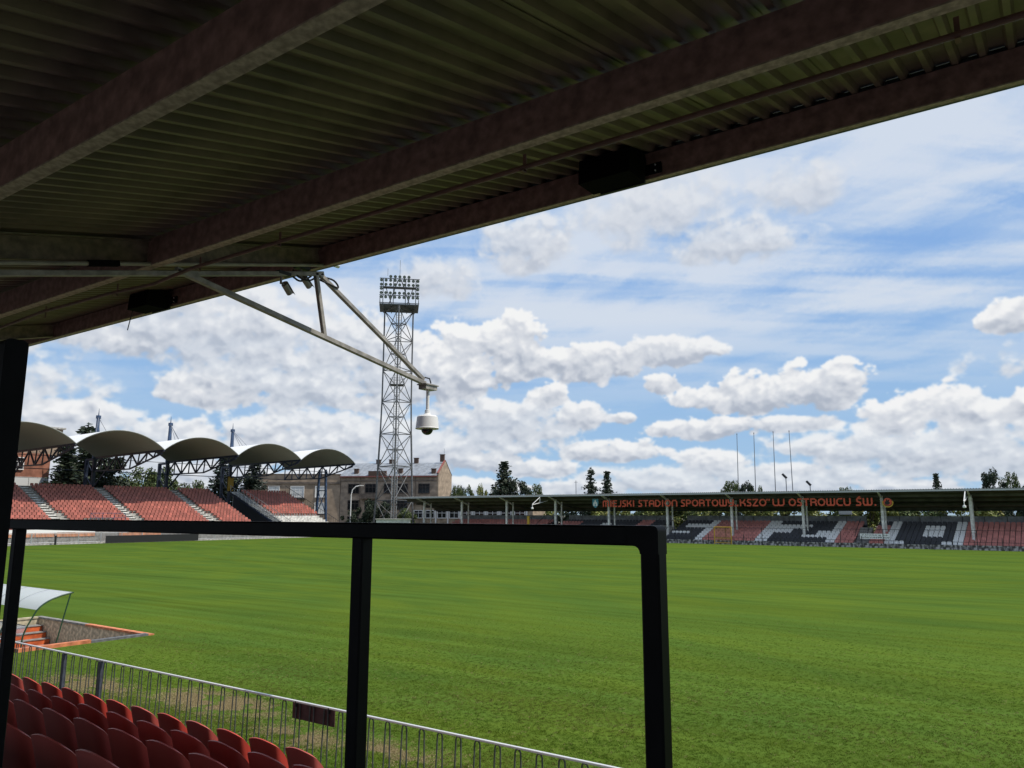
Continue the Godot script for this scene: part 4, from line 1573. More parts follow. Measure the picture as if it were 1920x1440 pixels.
func far_front() -> void:
	var w := thing("front_wall", "low concrete wall with peeling white paint at the foot of the opposite stand", "wall")
	for k in 28:
		bx("wall_section", M.peeling_wall, w, Vector3(-88 + 4 * k, -0.05, -90.7), Vector3(-84.02 + 4 * k, 0.42 + 0.01 * (k % 3), -90.5))
	var f := thing("opposite_fence", "dark wire fence on thin posts in front of the opposite stand", "fence")
	for y in [0.75, 1.9]:
		tb("rail", M.wire_dark, f, Vector3(-88, y, -90.1), Vector3(24, y, -90.1), 0.022, 5)
	for k in 53:
		var x := -88.0 + 2.12 * k
		bx("post", M.wire_dark, f, Vector3(x - 0.03, 0, -90.13), Vector3(x + 0.03, 1.95 if k % 2 == 0 else 1.2, -90.07))
	var m := MB.new()
	var xx := -88.0
	while xx < 10.0:
		m.box(Vector3(xx, 1.0, -90.1), Vector3(0.008, 1.8, 0.008))
		xx += 0.2
	obj(m, "bars", M.wire_dark, f).set_meta("kind", "stuff")
	# yellow frame
	var g := thing("yellow_gate", "yellow tube gate frame in front of red seats of the opposite stand", "gate")
	tb("post", M.yellow, g, Vector3(-34.2, 0, -89.95), Vector3(-34.2, 2.0, -89.95), 0.06, 8)
	tb("post", M.yellow, g, Vector3(-32.15, 0, -89.95), Vector3(-32.15, 2.0, -89.95), 0.06, 8)
	tb("bar", M.yellow, g, Vector3(-34.2, 1.97, -89.95), Vector3(-32.15, 1.97, -89.95), 0.045, 8)
	tb("bar", M.yellow, g, Vector3(-34.2, 0.7, -89.95), Vector3(-32.15, 0.7, -89.95), 0.035, 8)
	tb("bar", M.yellow, g, Vector3(-34.2, 0.15, -89.95), Vector3(-32.15, 0.15, -89.95), 0.045, 8)
	var mesh := MB.new()
	for k in 16:
		mesh.box(Vector3(-34.1 + k * 0.125, 1.0, -89.95), Vector3(0.012, 1.8, 0.012))
	obj(mesh, "infill", M.yellow, g).set_meta("kind", "stuff")
	var yp := thing("yellow_pillar", "short thick yellow pillar at the left part of the opposite stand", "pillar")
	tb("shaft", M.yellow, yp, Vector3(-62.0, 0, -91.9), Vector3(-62.0, 3.1, -91.9), 0.2, 10)
	tb("cap", M.yellow, yp, Vector3(-62.0, 3.1, -91.9), Vector3(-62.0, 3.18, -91.9), 0.25, 10)
	# white banner with handwriting
	var bn := thing("cloth_banner", "white cloth banner with black handwriting hung over the front seats of the opposite stand", "banner")
	bx("cloth", M.cloth_white, bn, Vector3(-18.35, 0.88, -91.02), Vector3(-15.45, 1.44, -91.0))
	var ink := MB.new()
	var r := RandomNumberGenerator.new()
	r.seed = 77
	for ln in 2:
		var x := -18.2
		while x < -15.7:
			var p := PackedVector3Array()
			var wd := r.randf_range(0.14, 0.3)
			for q in 7:
				p.append(Vector3(x + wd * q / 6.0, 1.29 - 0.24 * ln + 0.075 * sin(q * 1.9 + x * 5.0) + r.randf_range(-0.03, 0.03), -90.996))
			ink.path(p, 0.017, 4)
			x += wd + (0.05 if r.randf() < 0.7 else 0.16)
	obj(ink, "lettering", M.print_black, bn)
	lettering()
	# shield with the town's arms
	var sh := thing("coat_of_arms", "blue shield with white castle hung at the left end of the red lettering", "shield")
	var o := Vector3(-51.25, 4.92, -92.0)
	var out := PackedVector2Array([Vector2(-0.44, 0.55), Vector2(0.44, 0.55), Vector2(0.44, -0.1), Vector2(0.36, -0.34), Vector2(0.2, -0.52), Vector2(0, -0.66), Vector2(-0.2, -0.52), Vector2(-0.36, -0.34), Vector2(-0.44, -0.1)])
	var sm := MB.new()
	sm.plate(out, Transform3D(Basis(), o), 0.06)
	obj(sm, "field", M.shield_blue, sh)
	var cs := MB.new()
	cs.plate(PackedVector2Array([Vector2(-0.3, -0.4), Vector2(0.3, -0.4), Vector2(0.3, 0.0), Vector2(0.26, 0.0), Vector2(0.26, 0.12), Vector2(0.12, 0.12), Vector2(0.12, 0.3), Vector2(0.0, 0.42), Vector2(-0.12, 0.3), Vector2(-0.12, 0.12), Vector2(-0.26, 0.12), Vector2(-0.26, 0.0), Vector2(-0.3, 0.0)]), Transform3D(Basis(), o + Vector3(0, 0, 0.062)), 0.02)
	obj(cs, "castle", M.shield_white, sh)
	bx("castle_gate", M.shield_blue, sh, o + Vector3(-0.08, -0.38, 0.084), o + Vector3(0.08, -0.1, 0.09))
	bx("hanger", M.wire_dark, sh, o + Vector3(-0.02, 0.5, -0.02), o + Vector3(0.02, 0.75, -0.005))
	# club emblem
	var em := thing("club_emblem", "round yellow edged emblem with dark figure at the right end of the lettering", "emblem")
	var e := Vector3(-15.55, 4.72, -92.0)
	var disc := func(c: Vector3, rad: float, rise: float, m2: Material, nm: String) -> void:
		var p := PackedVector2Array()
		for i in 20:
			p.append(Vector2(rad * cos(TAU * i / 20.0), rad * (1.05 if sin(TAU * i / 20.0) > 0 else 0.9) * sin(TAU * i / 20.0)))
		var d := MB.new()
		d.prism(p, Transform3D(Basis(), c + Vector3(0, 0, rise)), 0.02)
		obj(d, nm, m2, em)
	disc.call(e, 0.52, 0.0, M.print_black, "backing")
	disc.call(e + Vector3(0, 0.05, 0), 0.42, 0.022, M.letter_red, "field")
	var rim := MB.new()
	var prev := Vector3.ZERO
	for i in 25:
		var an := -PI * 1.12 + PI * 1.24 * i / 24.0
		var q := e + Vector3(0.5 * cos(an), 0.46 * sin(an), 0.03)
		if i:
			rim.beam(prev, q, 0.11, 0.02, Vector3.BACK)
		prev = q
	obj(rim, "rim", M.yellow, em)
	var fg := MB.new()
	fg.plate(PackedVector2Array([Vector2(-0.25, -0.25), Vector2(0.05, -0.28), Vector2(0.27, -0.05), Vector2(0.12, 0.05), Vector2(0.2, 0.3), Vector2(0.0, 0.2), Vector2(-0.12, 0.36), Vector2(-0.16, 0.12), Vector2(-0.3, 0.05)]), Transform3D(Basis(), e + Vector3(0, 0.03, 0.044)), 0.012)
	obj(fg, "figure", M.print_black, em)
	bx("hanger", M.wire_dark, em, e + Vector3(-0.02, 0.4, -0.02), e + Vector3(0.02, 0.95, -0.005))
	# two more camera booms under the opposite roof
	for a in [[-59.4, "white camera boom hanging from the left part of the opposite roof edge"], [-8.15, "white camera boom hanging from the right part of the opposite roof edge"]]:
		var x: float = a[0]
		var b := thing("far_camera_boom", a[1], "boom", Vector3.ZERO, 0.0, "camera booms of the opposite stand")
		var A := Vector3(x, 5.75, -90.9)
		bm("strut", M.white_paint, b, A, Vector3(x, 5.0, -90.9), 0.07, 0.07, Vector3.BACK)
		bm("brace", M.white_paint, b, Vector3(x, 5.3, -92.9), Vector3(x, 4.7, -89.0), 0.08, 0.08)
		bm("stay", M.white_paint, b, A, Vector3(x, 4.75, -89.0), 0.07, 0.07)
		var d := MB.new()
		d.lathe(PackedVector2Array([Vector2(0.0, 4.08), Vector2(0.1, 4.10), Vector2(0.17, 4.16), Vector2(0.15, 4.34), Vector2(0.04, 4.38), Vector2(0.04, 4.72)]), Transform3D(Basis(), Vector3(x, 0, -89.0)), 10)
		obj(d, "dome_camera", M.white_paint, b)


const GLYPH := {
	"M": [1.15, [[0.0, 0.0, 0.0, 0.75], [0.0, 0.75, 0.12, 0.97, 0.42, 0.97, 0.5, 0.78], [0.5, 0.9, 0.5, 0.0], [0.5, 0.78, 0.58, 0.97, 0.88, 0.97, 1.0, 0.75], [1.0, 0.75, 1.0, 0.0]]],
	"I": [0.3, [[0.5, 0.0, 0.5, 1.0]]],
	"E": [0.75, [[0.0, 0.0, 0.0, 1.0], [0.0, 1.0, 1.0, 1.0], [0.0, 0.52, 0.85, 0.52], [0.0, 0.0, 1.0, 0.0]]],
	"J": [0.6, [[0.9, 1.0, 0.9, 0.2], [0.9, 0.2, 0.65, 0.0, 0.1, 0.0]]],
	"S": [0.65, [[1.0, 1.0, 0.25, 1.0, 0.1, 0.8, 0.2, 0.58, 0.8, 0.42, 0.92, 0.2, 0.75, 0.0, 0.0, 0.0]]],
	"K": [0.8, [[0.0, 0.0, 0.0, 1.0], [0.0, 0.5, 0.5, 0.5], [0.5, 0.5, 0.95, 1.0], [0.5, 0.5, 0.95, 0.3, 0.95, 0.0]]],
	"T": [0.8, [[0.0, 1.0, 1.0, 1.0], [0.5, 1.0, 0.5, 0.0]]],
	"A": [0.85, [[0.0, 0.0, 0.0, 0.7], [0.0, 0.7, 0.2, 0.97, 0.8, 0.97, 1.0, 0.7], [1.0, 0.7, 1.0, 0.0], [0.0, 0.42, 1.0, 0.42]]],
	"D": [0.85, [[0.0, 0.0, 0.0, 1.0], [0.0, 1.0, 0.55, 1.0, 1.0, 0.7, 1.0, 0.3, 0.55, 0.0, 0.0, 0.0]]],
	"O": [1.0, [[0.5, 1.0, 0.85, 0.87, 1.0, 0.5, 0.85, 0.13, 0.5, 0.0, 0.15, 0.13, 0.0, 0.5, 0.15, 0.87, 0.5, 1.0]]],
	"N": [0.85, [[0.0, 0.0, 0.0, 0.7], [0.0, 0.7, 0.2, 0.97, 0.8, 0.97, 1.0, 0.7], [1.0, 0.7, 1.0, 0.0]]],
	"P": [0.75, [[0.0, 0.0, 0.0, 1.0], [0.0, 1.0, 0.7, 1.0, 1.0, 0.8, 1.0, 0.6, 0.7, 0.42, 0.0, 0.42]]],
	"R": [0.8, [[0.0, 0.0, 0.0, 1.0], [0.0, 1.0, 0.7, 1.0, 1.0, 0.8, 1.0, 0.65, 0.7, 0.48, 0.0, 0.48], [0.7, 0.48, 1.0, 0.3, 1.0, 0.0]]],
	"W": [1.15, [[0.0, 1.0, 0.0, 0.25], [0.0, 0.25, 0.12, 0.02, 0.42, 0.02, 0.5, 0.22], [0.5, 0.1, 0.5, 1.0], [0.5, 0.22, 0.58, 0.02, 0.88, 0.02, 1.0, 0.25], [1.0, 0.25, 1.0, 1.0]]],
	"Y": [0.85, [[0.0, 1.0, 0.0, 0.65, 0.2, 0.45, 0.8, 0.45, 1.0, 0.65], [1.0, 1.0, 1.0, 0.3], [1.0, 0.3, 0.8, 0.0, 0.2, 0.0]]],
	"Z": [0.75, [[0.0, 1.0, 1.0, 1.0], [1.0, 1.0, 0.0, 0.0], [0.0, 0.0, 1.0, 0.0]]],
	"C": [0.8, [[1.0, 1.0, 0.4, 1.0, 0.05, 0.75, 0.05, 0.25, 0.4, 0.0, 1.0, 0.0]]],
	"U": [0.85, [[0.0, 1.0, 0.0, 0.3], [0.0, 0.3, 0.2, 0.02, 0.8, 0.02, 1.0, 0.3], [1.0, 0.3, 1.0, 1.0]]],
	"Ś": [0.65, [[1.0, 1.0, 0.25, 1.0, 0.1, 0.8, 0.2, 0.58, 0.8, 0.42, 0.92, 0.2, 0.75, 0.0, 0.0, 0.0], [0.45, 1.12, 0.75, 1.28]]],
	"„": [0.4, [[0.1, -0.05, 0.2, 0.12], [0.7, -0.05, 0.8, 0.12]]],
	"”": [0.4, [[0.1, 0.85, 0.2, 1.02], [0.7, 0.85, 0.8, 1.02]]],
	".": [0.25, [[0.3, 0.02, 0.7, 0.02]]],
}


func lettering() -> void:
	var t := thing("stadium_sign", "row of red capital letters hung under the roof of the opposite stand", "sign")
	var z := -92.0
	for y in [4.55, 5.1]:
		tb("rail", M.wire_dark, t, Vector3(-50.6, y, z - 0.05), Vector3(-16.4, y, z - 0.05), 0.02, 5)
	var x := -50.0
	while x < -16.5:
		bx("drop_rod", M.wire_dark, t, Vector3(x - 0.015, 5.1, z - 0.06), Vector3(x + 0.015, far_top(z) + 0.02, z - 0.04))
		x += 4.18
	for wd in [["MIEJSKI", -50.06, -45.54], ["STADION", -44.9, -39.68], ["SPORTOWY", -39.08, -32.47], ["„", -32.29, -31.85], ["KSZO", -31.59, -28.58], ["”", -28.51, -28.07], ["W", -27.72, -26.5], ["OSTROWCU", -25.9, -19.34], ["ŚW.", -18.68, -16.69]]:
		var total := 0.0
		var word: String = wd[0]
		for ch in word:
			total += GLYPH[ch][0] + 0.34
		total -= 0.34
		var sc: float = (wd[2] - wd[1]) / total
		var px: float = wd[1]
		for ch in word:
			var gl = GLYPH[ch]
			var m := MB.new()
			var k := 0
			var w: float = gl[0] * sc
			for st in gl[1]:
				for i in range(0, st.size() - 3, 2):
					var a := Vector3(px + st[i] * w, 4.46 + 0.72 * st[i + 1], z + 0.004 * k)
					var b := Vector3(px + st[i + 2] * w, 4.46 + 0.72 * st[i + 3], z + 0.004 * k)
					var d := (b - a).normalized() * 0.05
					m.beam(a - d, b + d, 0.16, 0.08, Vector3.BACK)
					k += 1
			obj(m, "letter", M.letter_red, t)
			px += w + 0.34 * sc


# ------------------------------------------------------------------ floodlight tower
func tower() -> void:
	var t := thing("floodlight_tower", "tall three-legged lattice floodlight tower with a rectangular bank of lamps", "tower")
	var c := Vector3(-89.9, 0, -93.85)
	var f := Vector3(0.690, 0, 0.724)            # towards the pitch and the viewer
	var s := Vector3(0.724, 0, -0.690)
	var ys := [-0.1, 5.6, 11.1, 16.5, 21.9, 27.2, 32.3, 37.5]
	var hw := [3.35, 2.95, 2.76, 2.55, 2.42, 2.4, 2.4, 2.4]
	var leg := func(k: int, i: int) -> Vector3:
		var h: float = hw[i]
		var p := c
		if k == 0:
			p -= s * h
		elif k == 1:
			p += s * h
		else:
			p += f * h * 1.7
		return p - f * (h - 2.4) * 0.5 + Vector3(0, ys[i], 0)
	for i in 7:
		for k in 3:
			var a: Vector3 = leg.call(k, i)
			var b: Vector3 = leg.call(k, i + 1)
			tb("leg", M.tower_steel, t, a, b, 0.15 if i < 3 else 0.125, 8)
			var k2 := (k + 1) % 3
			var a2: Vector3 = leg.call(k2, i)
			var b2: Vector3 = leg.call(k2, i + 1)
			tb("brace", M.tower_steel, t, a, b2, 0.07, 6)
			tb("brace", M.tower_steel, t, a2, b, 0.07, 6)
			tb("girt", M.tower_steel, t, b, b2, 0.07, 6)
			if i > 1:
				var m1 := (a + b2 + a2 + b) * 0.25
				var k3 := (k + 2) % 3
				var m2: Vector3 = (leg.call(k2, i) + leg.call(k3, i) + leg.call(k2, i + 1) + leg.call(k3, i + 1)) * 0.25
				tb("ring_bar", M.tower_steel, t, m1, m2, 0.075, 6)
	# ladder with cage up the middle
	var lb := c + f * 1.0
	for q in [-0.42, 0.42]:
		tb("ladder_rail", M.ladder_steel, t, lb + s * q, lb + s * q + Vector3(0, 37.6, 0), 0.07, 6)
	var rg := MB.new()
	for i in 90:
		rg.tube(lb - s * 0.42 + Vector3(0, 0.4 * i + 1, 0), lb + s * 0.42 + Vector3(0, 0.4 * i + 1, 0), 0.025, 4, -1.0, false)
	obj(rg, "rungs", M.ladder_steel, t)
	for y in [24.6, 12.9 + 6.4]:
		if y > 20:
			var lp := MB.new()
			lp.box(c + f * 1.2 + Vector3(0, y, 0), Vector3(2.4, 0.12, 2.0), Basis(s, Vector3.UP, f))
			for q in 12:
				var an := TAU * q / 12.0
				var o := c + f * 1.2 + s * 1.2 * cos(an) + f * 1.0 * sin(an)
				lp.tube(o + Vector3(0, y, 0), o + Vector3(0, y + 1.1, 0), 0.03, 4)
				var an2 := TAU * (q + 1) / 12.0
				var o2 := c + f * 1.2 + s * 1.2 * cos(an2) + f * 1.0 * sin(an2)
				for dy in [0.55, 1.1]:
					lp.tube(o + Vector3(0, y + dy, 0), o2 + Vector3(0, y + dy, 0), 0.03, 4)
			obj(lp, "rest_platform", M.tower_steel, t)
	# head platform
	var bs := Basis(s, Vector3.UP, f)
	var pl := MB.new()
	pl.box(c + f * 1.3 + Vector3(0, 37.75, 0), Vector3(6.5, 0.16, 5.2), bs)
	for q in [-2.6, -1.3, 0.0, 1.3, 2.6]:
		pl.box(c + f * 1.3 + s * q + Vector3(0, 37.58, 0), Vector3(0.12, 0.18, 5.2), bs)
	obj(pl, "platform", M.lamp_drum, t)
	var front := c + f * 3.75
	for q in 5:
		var y: float = [38.0, 39.3, 40.75, 42.18, 42.9][q]
		if q < 4:
			var rb := MB.new()
			rb.beam(front - s * 3.3 + Vector3(0, y, 0), front + s * 3.3 + Vector3(0, y, 0), 0.12, 0.12)
			obj(rb, "lamp_beam", M.tower_steel, t)
	for q in [-2.7, -1.0, 1.0, 2.7]:
		tb("upright", M.tower_steel, t, front + s * q + Vector3(0, 37.8, 0), front + s * q + Vector3(0, 42.2, 0), 0.07, 6)
	for q in [-2.4, 2.4]:
		tb("back_stay", M.tower_steel, t, c - f * 0.6 + s * q * 0.9 + Vector3(0, 37.8, 0), front + s * q * 0.1 + Vector3(0, 42.0, 0), 0.09, 6)
		tb("back_stay", M.tower_steel, t, c + s * q * 0.4 + Vector3(0, 37.8, 0), front + s * q + Vector3(0, 41.0, 0), 0.07, 6)
	var dk := MB.new()
	dk.box(c + f * 3.1 + Vector3(0, 40.75, 0), Vector3(5.4, 0.1, 0.9), bs)
	obj(dk, "lamp_walkway", M.tower_steel, t)
	for q in [-3.2, 3.2]:
		for e in [0.0, 5.0]:
			tb("guard_post", M.tower_steel, t, c + f * (-1.2 + e) + s * q + Vector3(0, 37.8, 0), c + f * (-1.2 + e) + s * q + Vector3(0, 38.9, 0), 0.04, 5)
		tb("guard_rail", M.tower_steel, t, c - f * 1.2 + s * q + Vector3(0, 38.9, 0), c + f * 3.8 + s * q + Vector3(0, 38.9, 0), 0.04, 5)
	# lamps: drums tilted down to the pitch
	var aim := (f * 0.83 + Vector3(0, -0.55, 0)).normalized()
	var lx := s
	var ly := aim.cross(lx).normalized()
	var lbasis := Basis(lx, aim, ly)
	var drum := MB.new()
	drum.lathe(PackedVector2Array([Vector2(0.0, -0.32), Vector2(0.14, -0.30), Vector2(0.21, -0.12), Vector2(0.25, 0.08), Vector2(0.265, 0.10), Vector2(0.23, 0.11)]), Transform3D(), 12)
	var dm := drum.mesh(M.lamp_drum)
	var gl := MB.new()
	gl.lathe(PackedVector2Array([Vector2(0.235, 0.098), Vector2(0.0, 0.1)]), Transform3D(), 12)
	var gm := gl.mesh(M.lamp_glass)
	for rw in 6:
		for k in 9:
			if rw == 5 and (k < 2 or k > 6):
				continue
			if rw == 2 and k > 0 and k < 8:
				continue
			var y: float = [38.95, 39.67, 40.39, 41.11, 41.83, 42.5][rw]
			var la := inst(dm, "lamp", t)
			la.transform = Transform3D(lbasis, front + f * 0.18 + s * (-3.0 + 0.75 * k) + Vector3(0, y, 0))
			inst(gm, "lens", la)
	tb("lightning_rod", M.tower_steel, t, c + f * 2 + Vector3(0, 42.5, 0), c + f * 2 + Vector3(0, 46.0, 0), 0.03, 5)
	tb("aerial", M.tower_steel, t, front - s * 2.0 + Vector3(0, 42.6, 0), front - s * 2.0 + Vector3(0, 43.9, 0), 0.025, 5)
	for k in 3:
		var a: Vector3 = leg.call(k, 0)
		bx("footing", M.white_concrete, t, a + Vector3(-0.9, -0.1, -0.9), a + Vector3(0.9, 1.0, 0.9))
	var ho := thing("switch_house", "low white concrete box at the foot of the floodlight tower", "hut")
	var hb := MB.new()
	hb.box(c + f * 6.6 + Vector3(0, 1.3, 0), Vector3(5.2, 2.6, 2.4), bs)
	obj(hb, "wall", M.white_concrete, ho)
	var hr := MB.new()
	hr.box(c + f * 6.6 + Vector3(0, 2.66, 0), Vector3(5.5, 0.12, 2.7), bs)
	obj(hr, "roof", M.pale_concrete, ho)
	var hd := MB.new()
	hd.box(c + f * 7.82 + s * 1.2 + Vector3(0, 1.05, 0), Vector3(0.95, 2.0, 0.06), bs)
	obj(hd, "door", M.fence_grey, ho)


# ------------------------------------------------------------------ houses
func window_on(parent: Node3D, o: Vector3, along: Vector3, out: Vector3, w: float, h: float, pane: Material, fr: Material, bars := 2) -> void:
	# the opening is shown by a deep surround, the glass sits back in it
	var bs := Basis(along, Vector3.UP, out)
	var k := MB.new()
	for q in [[-1, 0], [1, 0]]:
		k.box(o + along * q[0] * (w * 0.5 + 0.06) + out * 0.04, Vector3(0.12, h + 0.24, 0.16), bs)
	k.box(o + Vector3(0, h * 0.5 + 0.06, 0) + out * 0.042, Vector3(w, 0.12, 0.16), bs)
	k.box(o - Vector3(0, h * 0.5 + 0.06, 0) + out * 0.08, Vector3(w + 0.004, 0.12, 0.24), bs)
	for b in bars:
		k.box(o + along * (w * ((b + 1.0) / (bars + 1.0) - 0.5)) + out * 0.02, Vector3(0.07, h, 0.05), bs)
	k.box(o + Vector3(0, h * 0.18, 0) + out * 0.018, Vector3(w, 0.07, 0.04), bs)
	var f := obj(k, "window", fr, parent)
	var p := MB.new()
	p.box(o + out * 0.006, Vector3(w, h, 0.012), bs)
	obj(p, "pane", pane, f)


func houses() -> void:
	# long house with tin roof behind the tower
	var R := Vector3(-107.6, 0, -125.1)
	var al := Vector3(-0.906, 0, 0.4225)      # along the front, leftwards
	var out := Vector3(0.4225, 0, 0.906)
	var L := 21.4
	var dep := 11.0
	var H := 11.35
	var t := thing("tin_roofed_house", "brown three-storey house with pale tin roof and dark windows behind the floodlight tower", "house")
	var bs := Basis(-al, Vector3.UP, out)
	var wl := MB.new()
	wl.box(R + al * L * 0.5 - out * dep * 0.5 + Vector3(0, H * 0.5, 0), Vector3(L, H, dep), bs)
	obj(wl, "wall", M.stucco_brown, t)
	# gable end
	var gb := MB.new()
	var ridge := 14.4
	gb.plate(PackedVector2Array([Vector2(0, 0), Vector2(dep, 0), Vector2(dep, H + 0.5), Vector2(dep * 0.5, ridge + 0.45), Vector2(0, H + 0.5)]), Transform3D(Basis(-out, Vector3.UP, -al), R - al * 0.02), 0.3)
	obj(gb, "gable", M.stucco_gable, t)
	for sd in 2:
		var rf := MB.new()
		var e0 := R + Vector3(0, H, 0) + (out * 0.45 if sd == 0 else -out * (dep + 0.45))
		var r0 := R + Vector3(0, ridge, 0) - out * dep * 0.5
		var a0 := e0 + al * L
		var b0 := r0 + al * L
		var up := Vector3(0, 0.12, 0)
		rf.quad(e0 + up, r0 + up, b0 + up, a0 + up)
		rf.quad(e0, a0, b0, r0)
		rf.quad(e0, e0 + up, a0 + up, a0)
		obj(rf, "roof", M.tin_roof, t)
		for k in 26:
			var q := k / 25.0
			if sd == 0:
				bm("roof_seam", M.tin_roof, t, e0 + al * L * q + up, r0 + al * L * q + up, 0.06, 0.07)
	bm("cornice", M.red_edge, t, R + Vector3(0, H - 0.05, 0) + out * 0.42 - al * 0.1, R + Vector3(0, H - 0.05, 0) + out * 0.42 + al * (L + 0.1), 0.2, 0.22)
	bm("string_course", M.trim_grey, t, R + Vector3(0, H - 0.9, 0) + out * 0.06, R + Vector3(0, H - 0.9, 0) + out * 0.06 + al * L, 0.14, 0.25)
	bm("coping", M.red_edge, t, R + Vector3(0, H + 0.62, 0) + out * 0.1 - al * 0.15, R + Vector3(0, ridge + 0.6, 0) - out * dep * 0.5 - al * 0.15, 0.4, 0.16)
	bm("coping", M.brick_dark, t, R + Vector3(0, H + 0.62, 0) - out * (dep + 0.1) - al * 0.15, R + Vector3(0, ridge + 0.6, 0) - out * dep * 0.5 - al * 0.15, 0.4, 0.16)
	for q in [[0.4, -dep * 0.5, ridge + 0.3, 1.5], [6.3, -dep * 0.5, ridge - 0.2, 1.3], [12.0, -dep * 0.5, ridge - 0.2, 1.0], [15.0, -dep * 0.5, ridge - 0.2, 1.0], [0.9, -0.6, H + 0.1, 1.4], [8.3, -0.8, H + 0.1, 1.5], [18.2, -0.8, H + 0.1, 1.5]]:
		var ch := MB.new()
		ch.box(R + al * q[0] + out * q[1] + Vector3(0, q[2] + q[3] * 0.5, 0), Vector3(0.9, q[3], 0.7), bs)
		ch.box(R + al * q[0] + out * q[1] + Vector3(0, q[2] + q[3] + 0.06, 0), Vector3(1.1, 0.12, 0.9), bs)
		obj(ch, "chimney", M.brick_dark, t)
	var dm := MB.new()
	dm.box(R + al * 13.1 + out * 0.2 + Vector3(0, H + 0.55, 0), Vector3(4.0, 1.2, 0.5), bs)
	obj(dm, "parapet", M.brick_dark, t)
	for fl in 3:
		var y: float = [1.9, 5.3, 8.75][fl]
		for q in [2.8, 7.6, 10.9, 14.6, 18.4]:
			window_on(t, R + al * q + Vector3(0, y, 0), -al, out, 2.3 if q != 10.9 else 1.3, 1.85, M.glass_dark, M.frame_dark, 2)
	for q in [14.9, 8.0]:
		var bl := MB.new()
		bl.box(R + al * q + out * 0.6 + Vector3(0, 6.75, 0), Vector3(3.6, 0.18, 1.2), bs)
		for k in 13:
			bl.box(R + al * q + out * 1.15 + (-al) * (-1.75 + k * 0.2917) + Vector3(0, 7.3, 0), Vector3(0.05, 1.0, 0.05), bs)
		bl.box(R + al * q + out * 1.15 + Vector3(0, 7.83, 0), Vector3(3.6, 0.07, 0.08), bs)
		bl.box(R + al * q + out * 1.1 + Vector3(0, 7.25, 0), Vector3(3.5, 0.75, 0.03), bs)
		obj(bl, "balcony", M.trim_grey, t)
	for q in [4.7, 5.5, 17.0]:
		tb("downpipe", M.trim_grey, t, R + al * q + out * 0.12 + Vector3(0, 0, 0), R + al * q + out * 0.12 + Vector3(0, H - 0.3, 0), 0.07, 6)
	for q in [[3.2, 8.4, 1.9], [5.8, 8.4, 1.9], [4.0, 12.3, 1.5], [6.4, 12.0, 1.2]]:
		window_on(t, R - al * 0.02 - out * q[0] + Vector3(0, q[1], 0), -out, -al, 0.55, q[2], M.curtain_white if q[1] < 10 else M.glass_dark, M.frame_dark, 0)
	tb("aerial", M.wire_dark, t, R - out * dep * 0.5 + Vector3(0, ridge + 1.7, 0), R - out * dep * 0.5 + Vector3(0, ridge + 3.2, 0), 0.03, 4)
	# beige wing further left
	var W := R + al * L
	var t2 := thing("flat_roofed_house", "beige flat roofed house with white windows behind the far end of the canopies", "house")
	var al2 := Vector3(-0.80, 0, 0.60)
	var out2 := Vector3(0.60, 0, 0.80)
	var bs2 := Basis(-al2, Vector3.UP, out2)
	var L2 := 20.5
	var w2 := MB.new()
	w2.box(W + al2 * (L2 * 0.5 + 0.1) - out2 * 5.0 + Vector3(0, 5.9, 0), Vector3(L2, 11.8, 10.0), bs2)
	obj(w2, "wall", M.stucco_beige, t2)
	bm("string_course", M.trim_grey, t2, W + out2 * 0.1 + Vector3(0, 10.0, 0), W + out2 * 0.1 + al2 * L2 + Vector3(0, 10.0, 0), 0.2, 0.4)
	bm("parapet_cap", M.trim_grey, t2, W + out2 * 0.05 + Vector3(0, 11.86, 0), W + out2 * 0.05 + al2 * L2 + Vector3(0, 11.86, 0), 0.3, 0.12)
	for fl in 2:
		var y: float = [4.6, 8.1][fl]
		for q in [4.2, 9.2, 14.2, 18.2]:
			window_on(t2, W + al2 * q + Vector3(0, y, 0), -al2, out2, 2.2 if q != 9.2 else 2.7, 2.2, M.curtain_white, M.white_paint, 2)
	var b2 := MB.new()
	b2.box(W + al2 * 9.2 + out2 * 0.55 + Vector3(0, 6.6, 0), Vector3(3.6, 0.16, 1.1), bs2)
	for k in 16:
		b2.box(W + al2 * 9.2 + out2 * 1.05 + (-al2) * (-1.75 + k * 0.2333) + Vector3(0, 7.1, 0), Vector3(0.03, 0.95, 0.03), bs2)
	b2.box(W + al2 * 9.2 + out2 * 1.05 + Vector3(0, 7.6, 0), Vector3(3.6, 0.06, 0.06), bs2)
	obj(b2, "balcony", M.wire_dark, t2)
	# terracotta house behind the near end of the canopies
	var t3 := thing("terracotta_house", "terracotta house with white base behind the left end of the goal stand", "house")
	bx("wall", M.stucco_pink, t3, Vector3(-134, 8.7, -55.4), Vector3(-124, 12.2, -24))
	bx("base", M.curtain_white, t3, Vector3(-134, 0, -55.4), Vector3(-123.96, 8.69, -24))
	bx("upper_wall", M.stucco_beige, t3, Vector3(-134, 12.2, -57.5), Vector3(-125.5, 16.2, -24))
	bx("eaves", M.pale_concrete, t3, Vector3(-134.3, 16.2, -57.8), Vector3(-125.2, 16.45, -23.7))
	for k in 6:
		window_on(t3, Vector3(-123.95, 10.6, -51.0 - 4.2 * -k), Vector3(0, 0, -1), Vector3(1, 0, 0), 1.3, 1.6, M.glass_dark, M.white_paint, 1)
	# low white pavilion past the left end of the opposite stand
	var t4 := thing("white_pavilion", "low cream pavilion with white framed openings behind the left end of the opposite stand", "pavilion")
	bx("wall", M.stucco_gable, t4, Vector3(-97, 0, -110), Vector3(-70, 5.4, -105))
	bx("roof", M.dark_gap, t4, Vector3(-97.5, 5.4, -110.5), Vector3(-69.5, 5.7, -104.5))
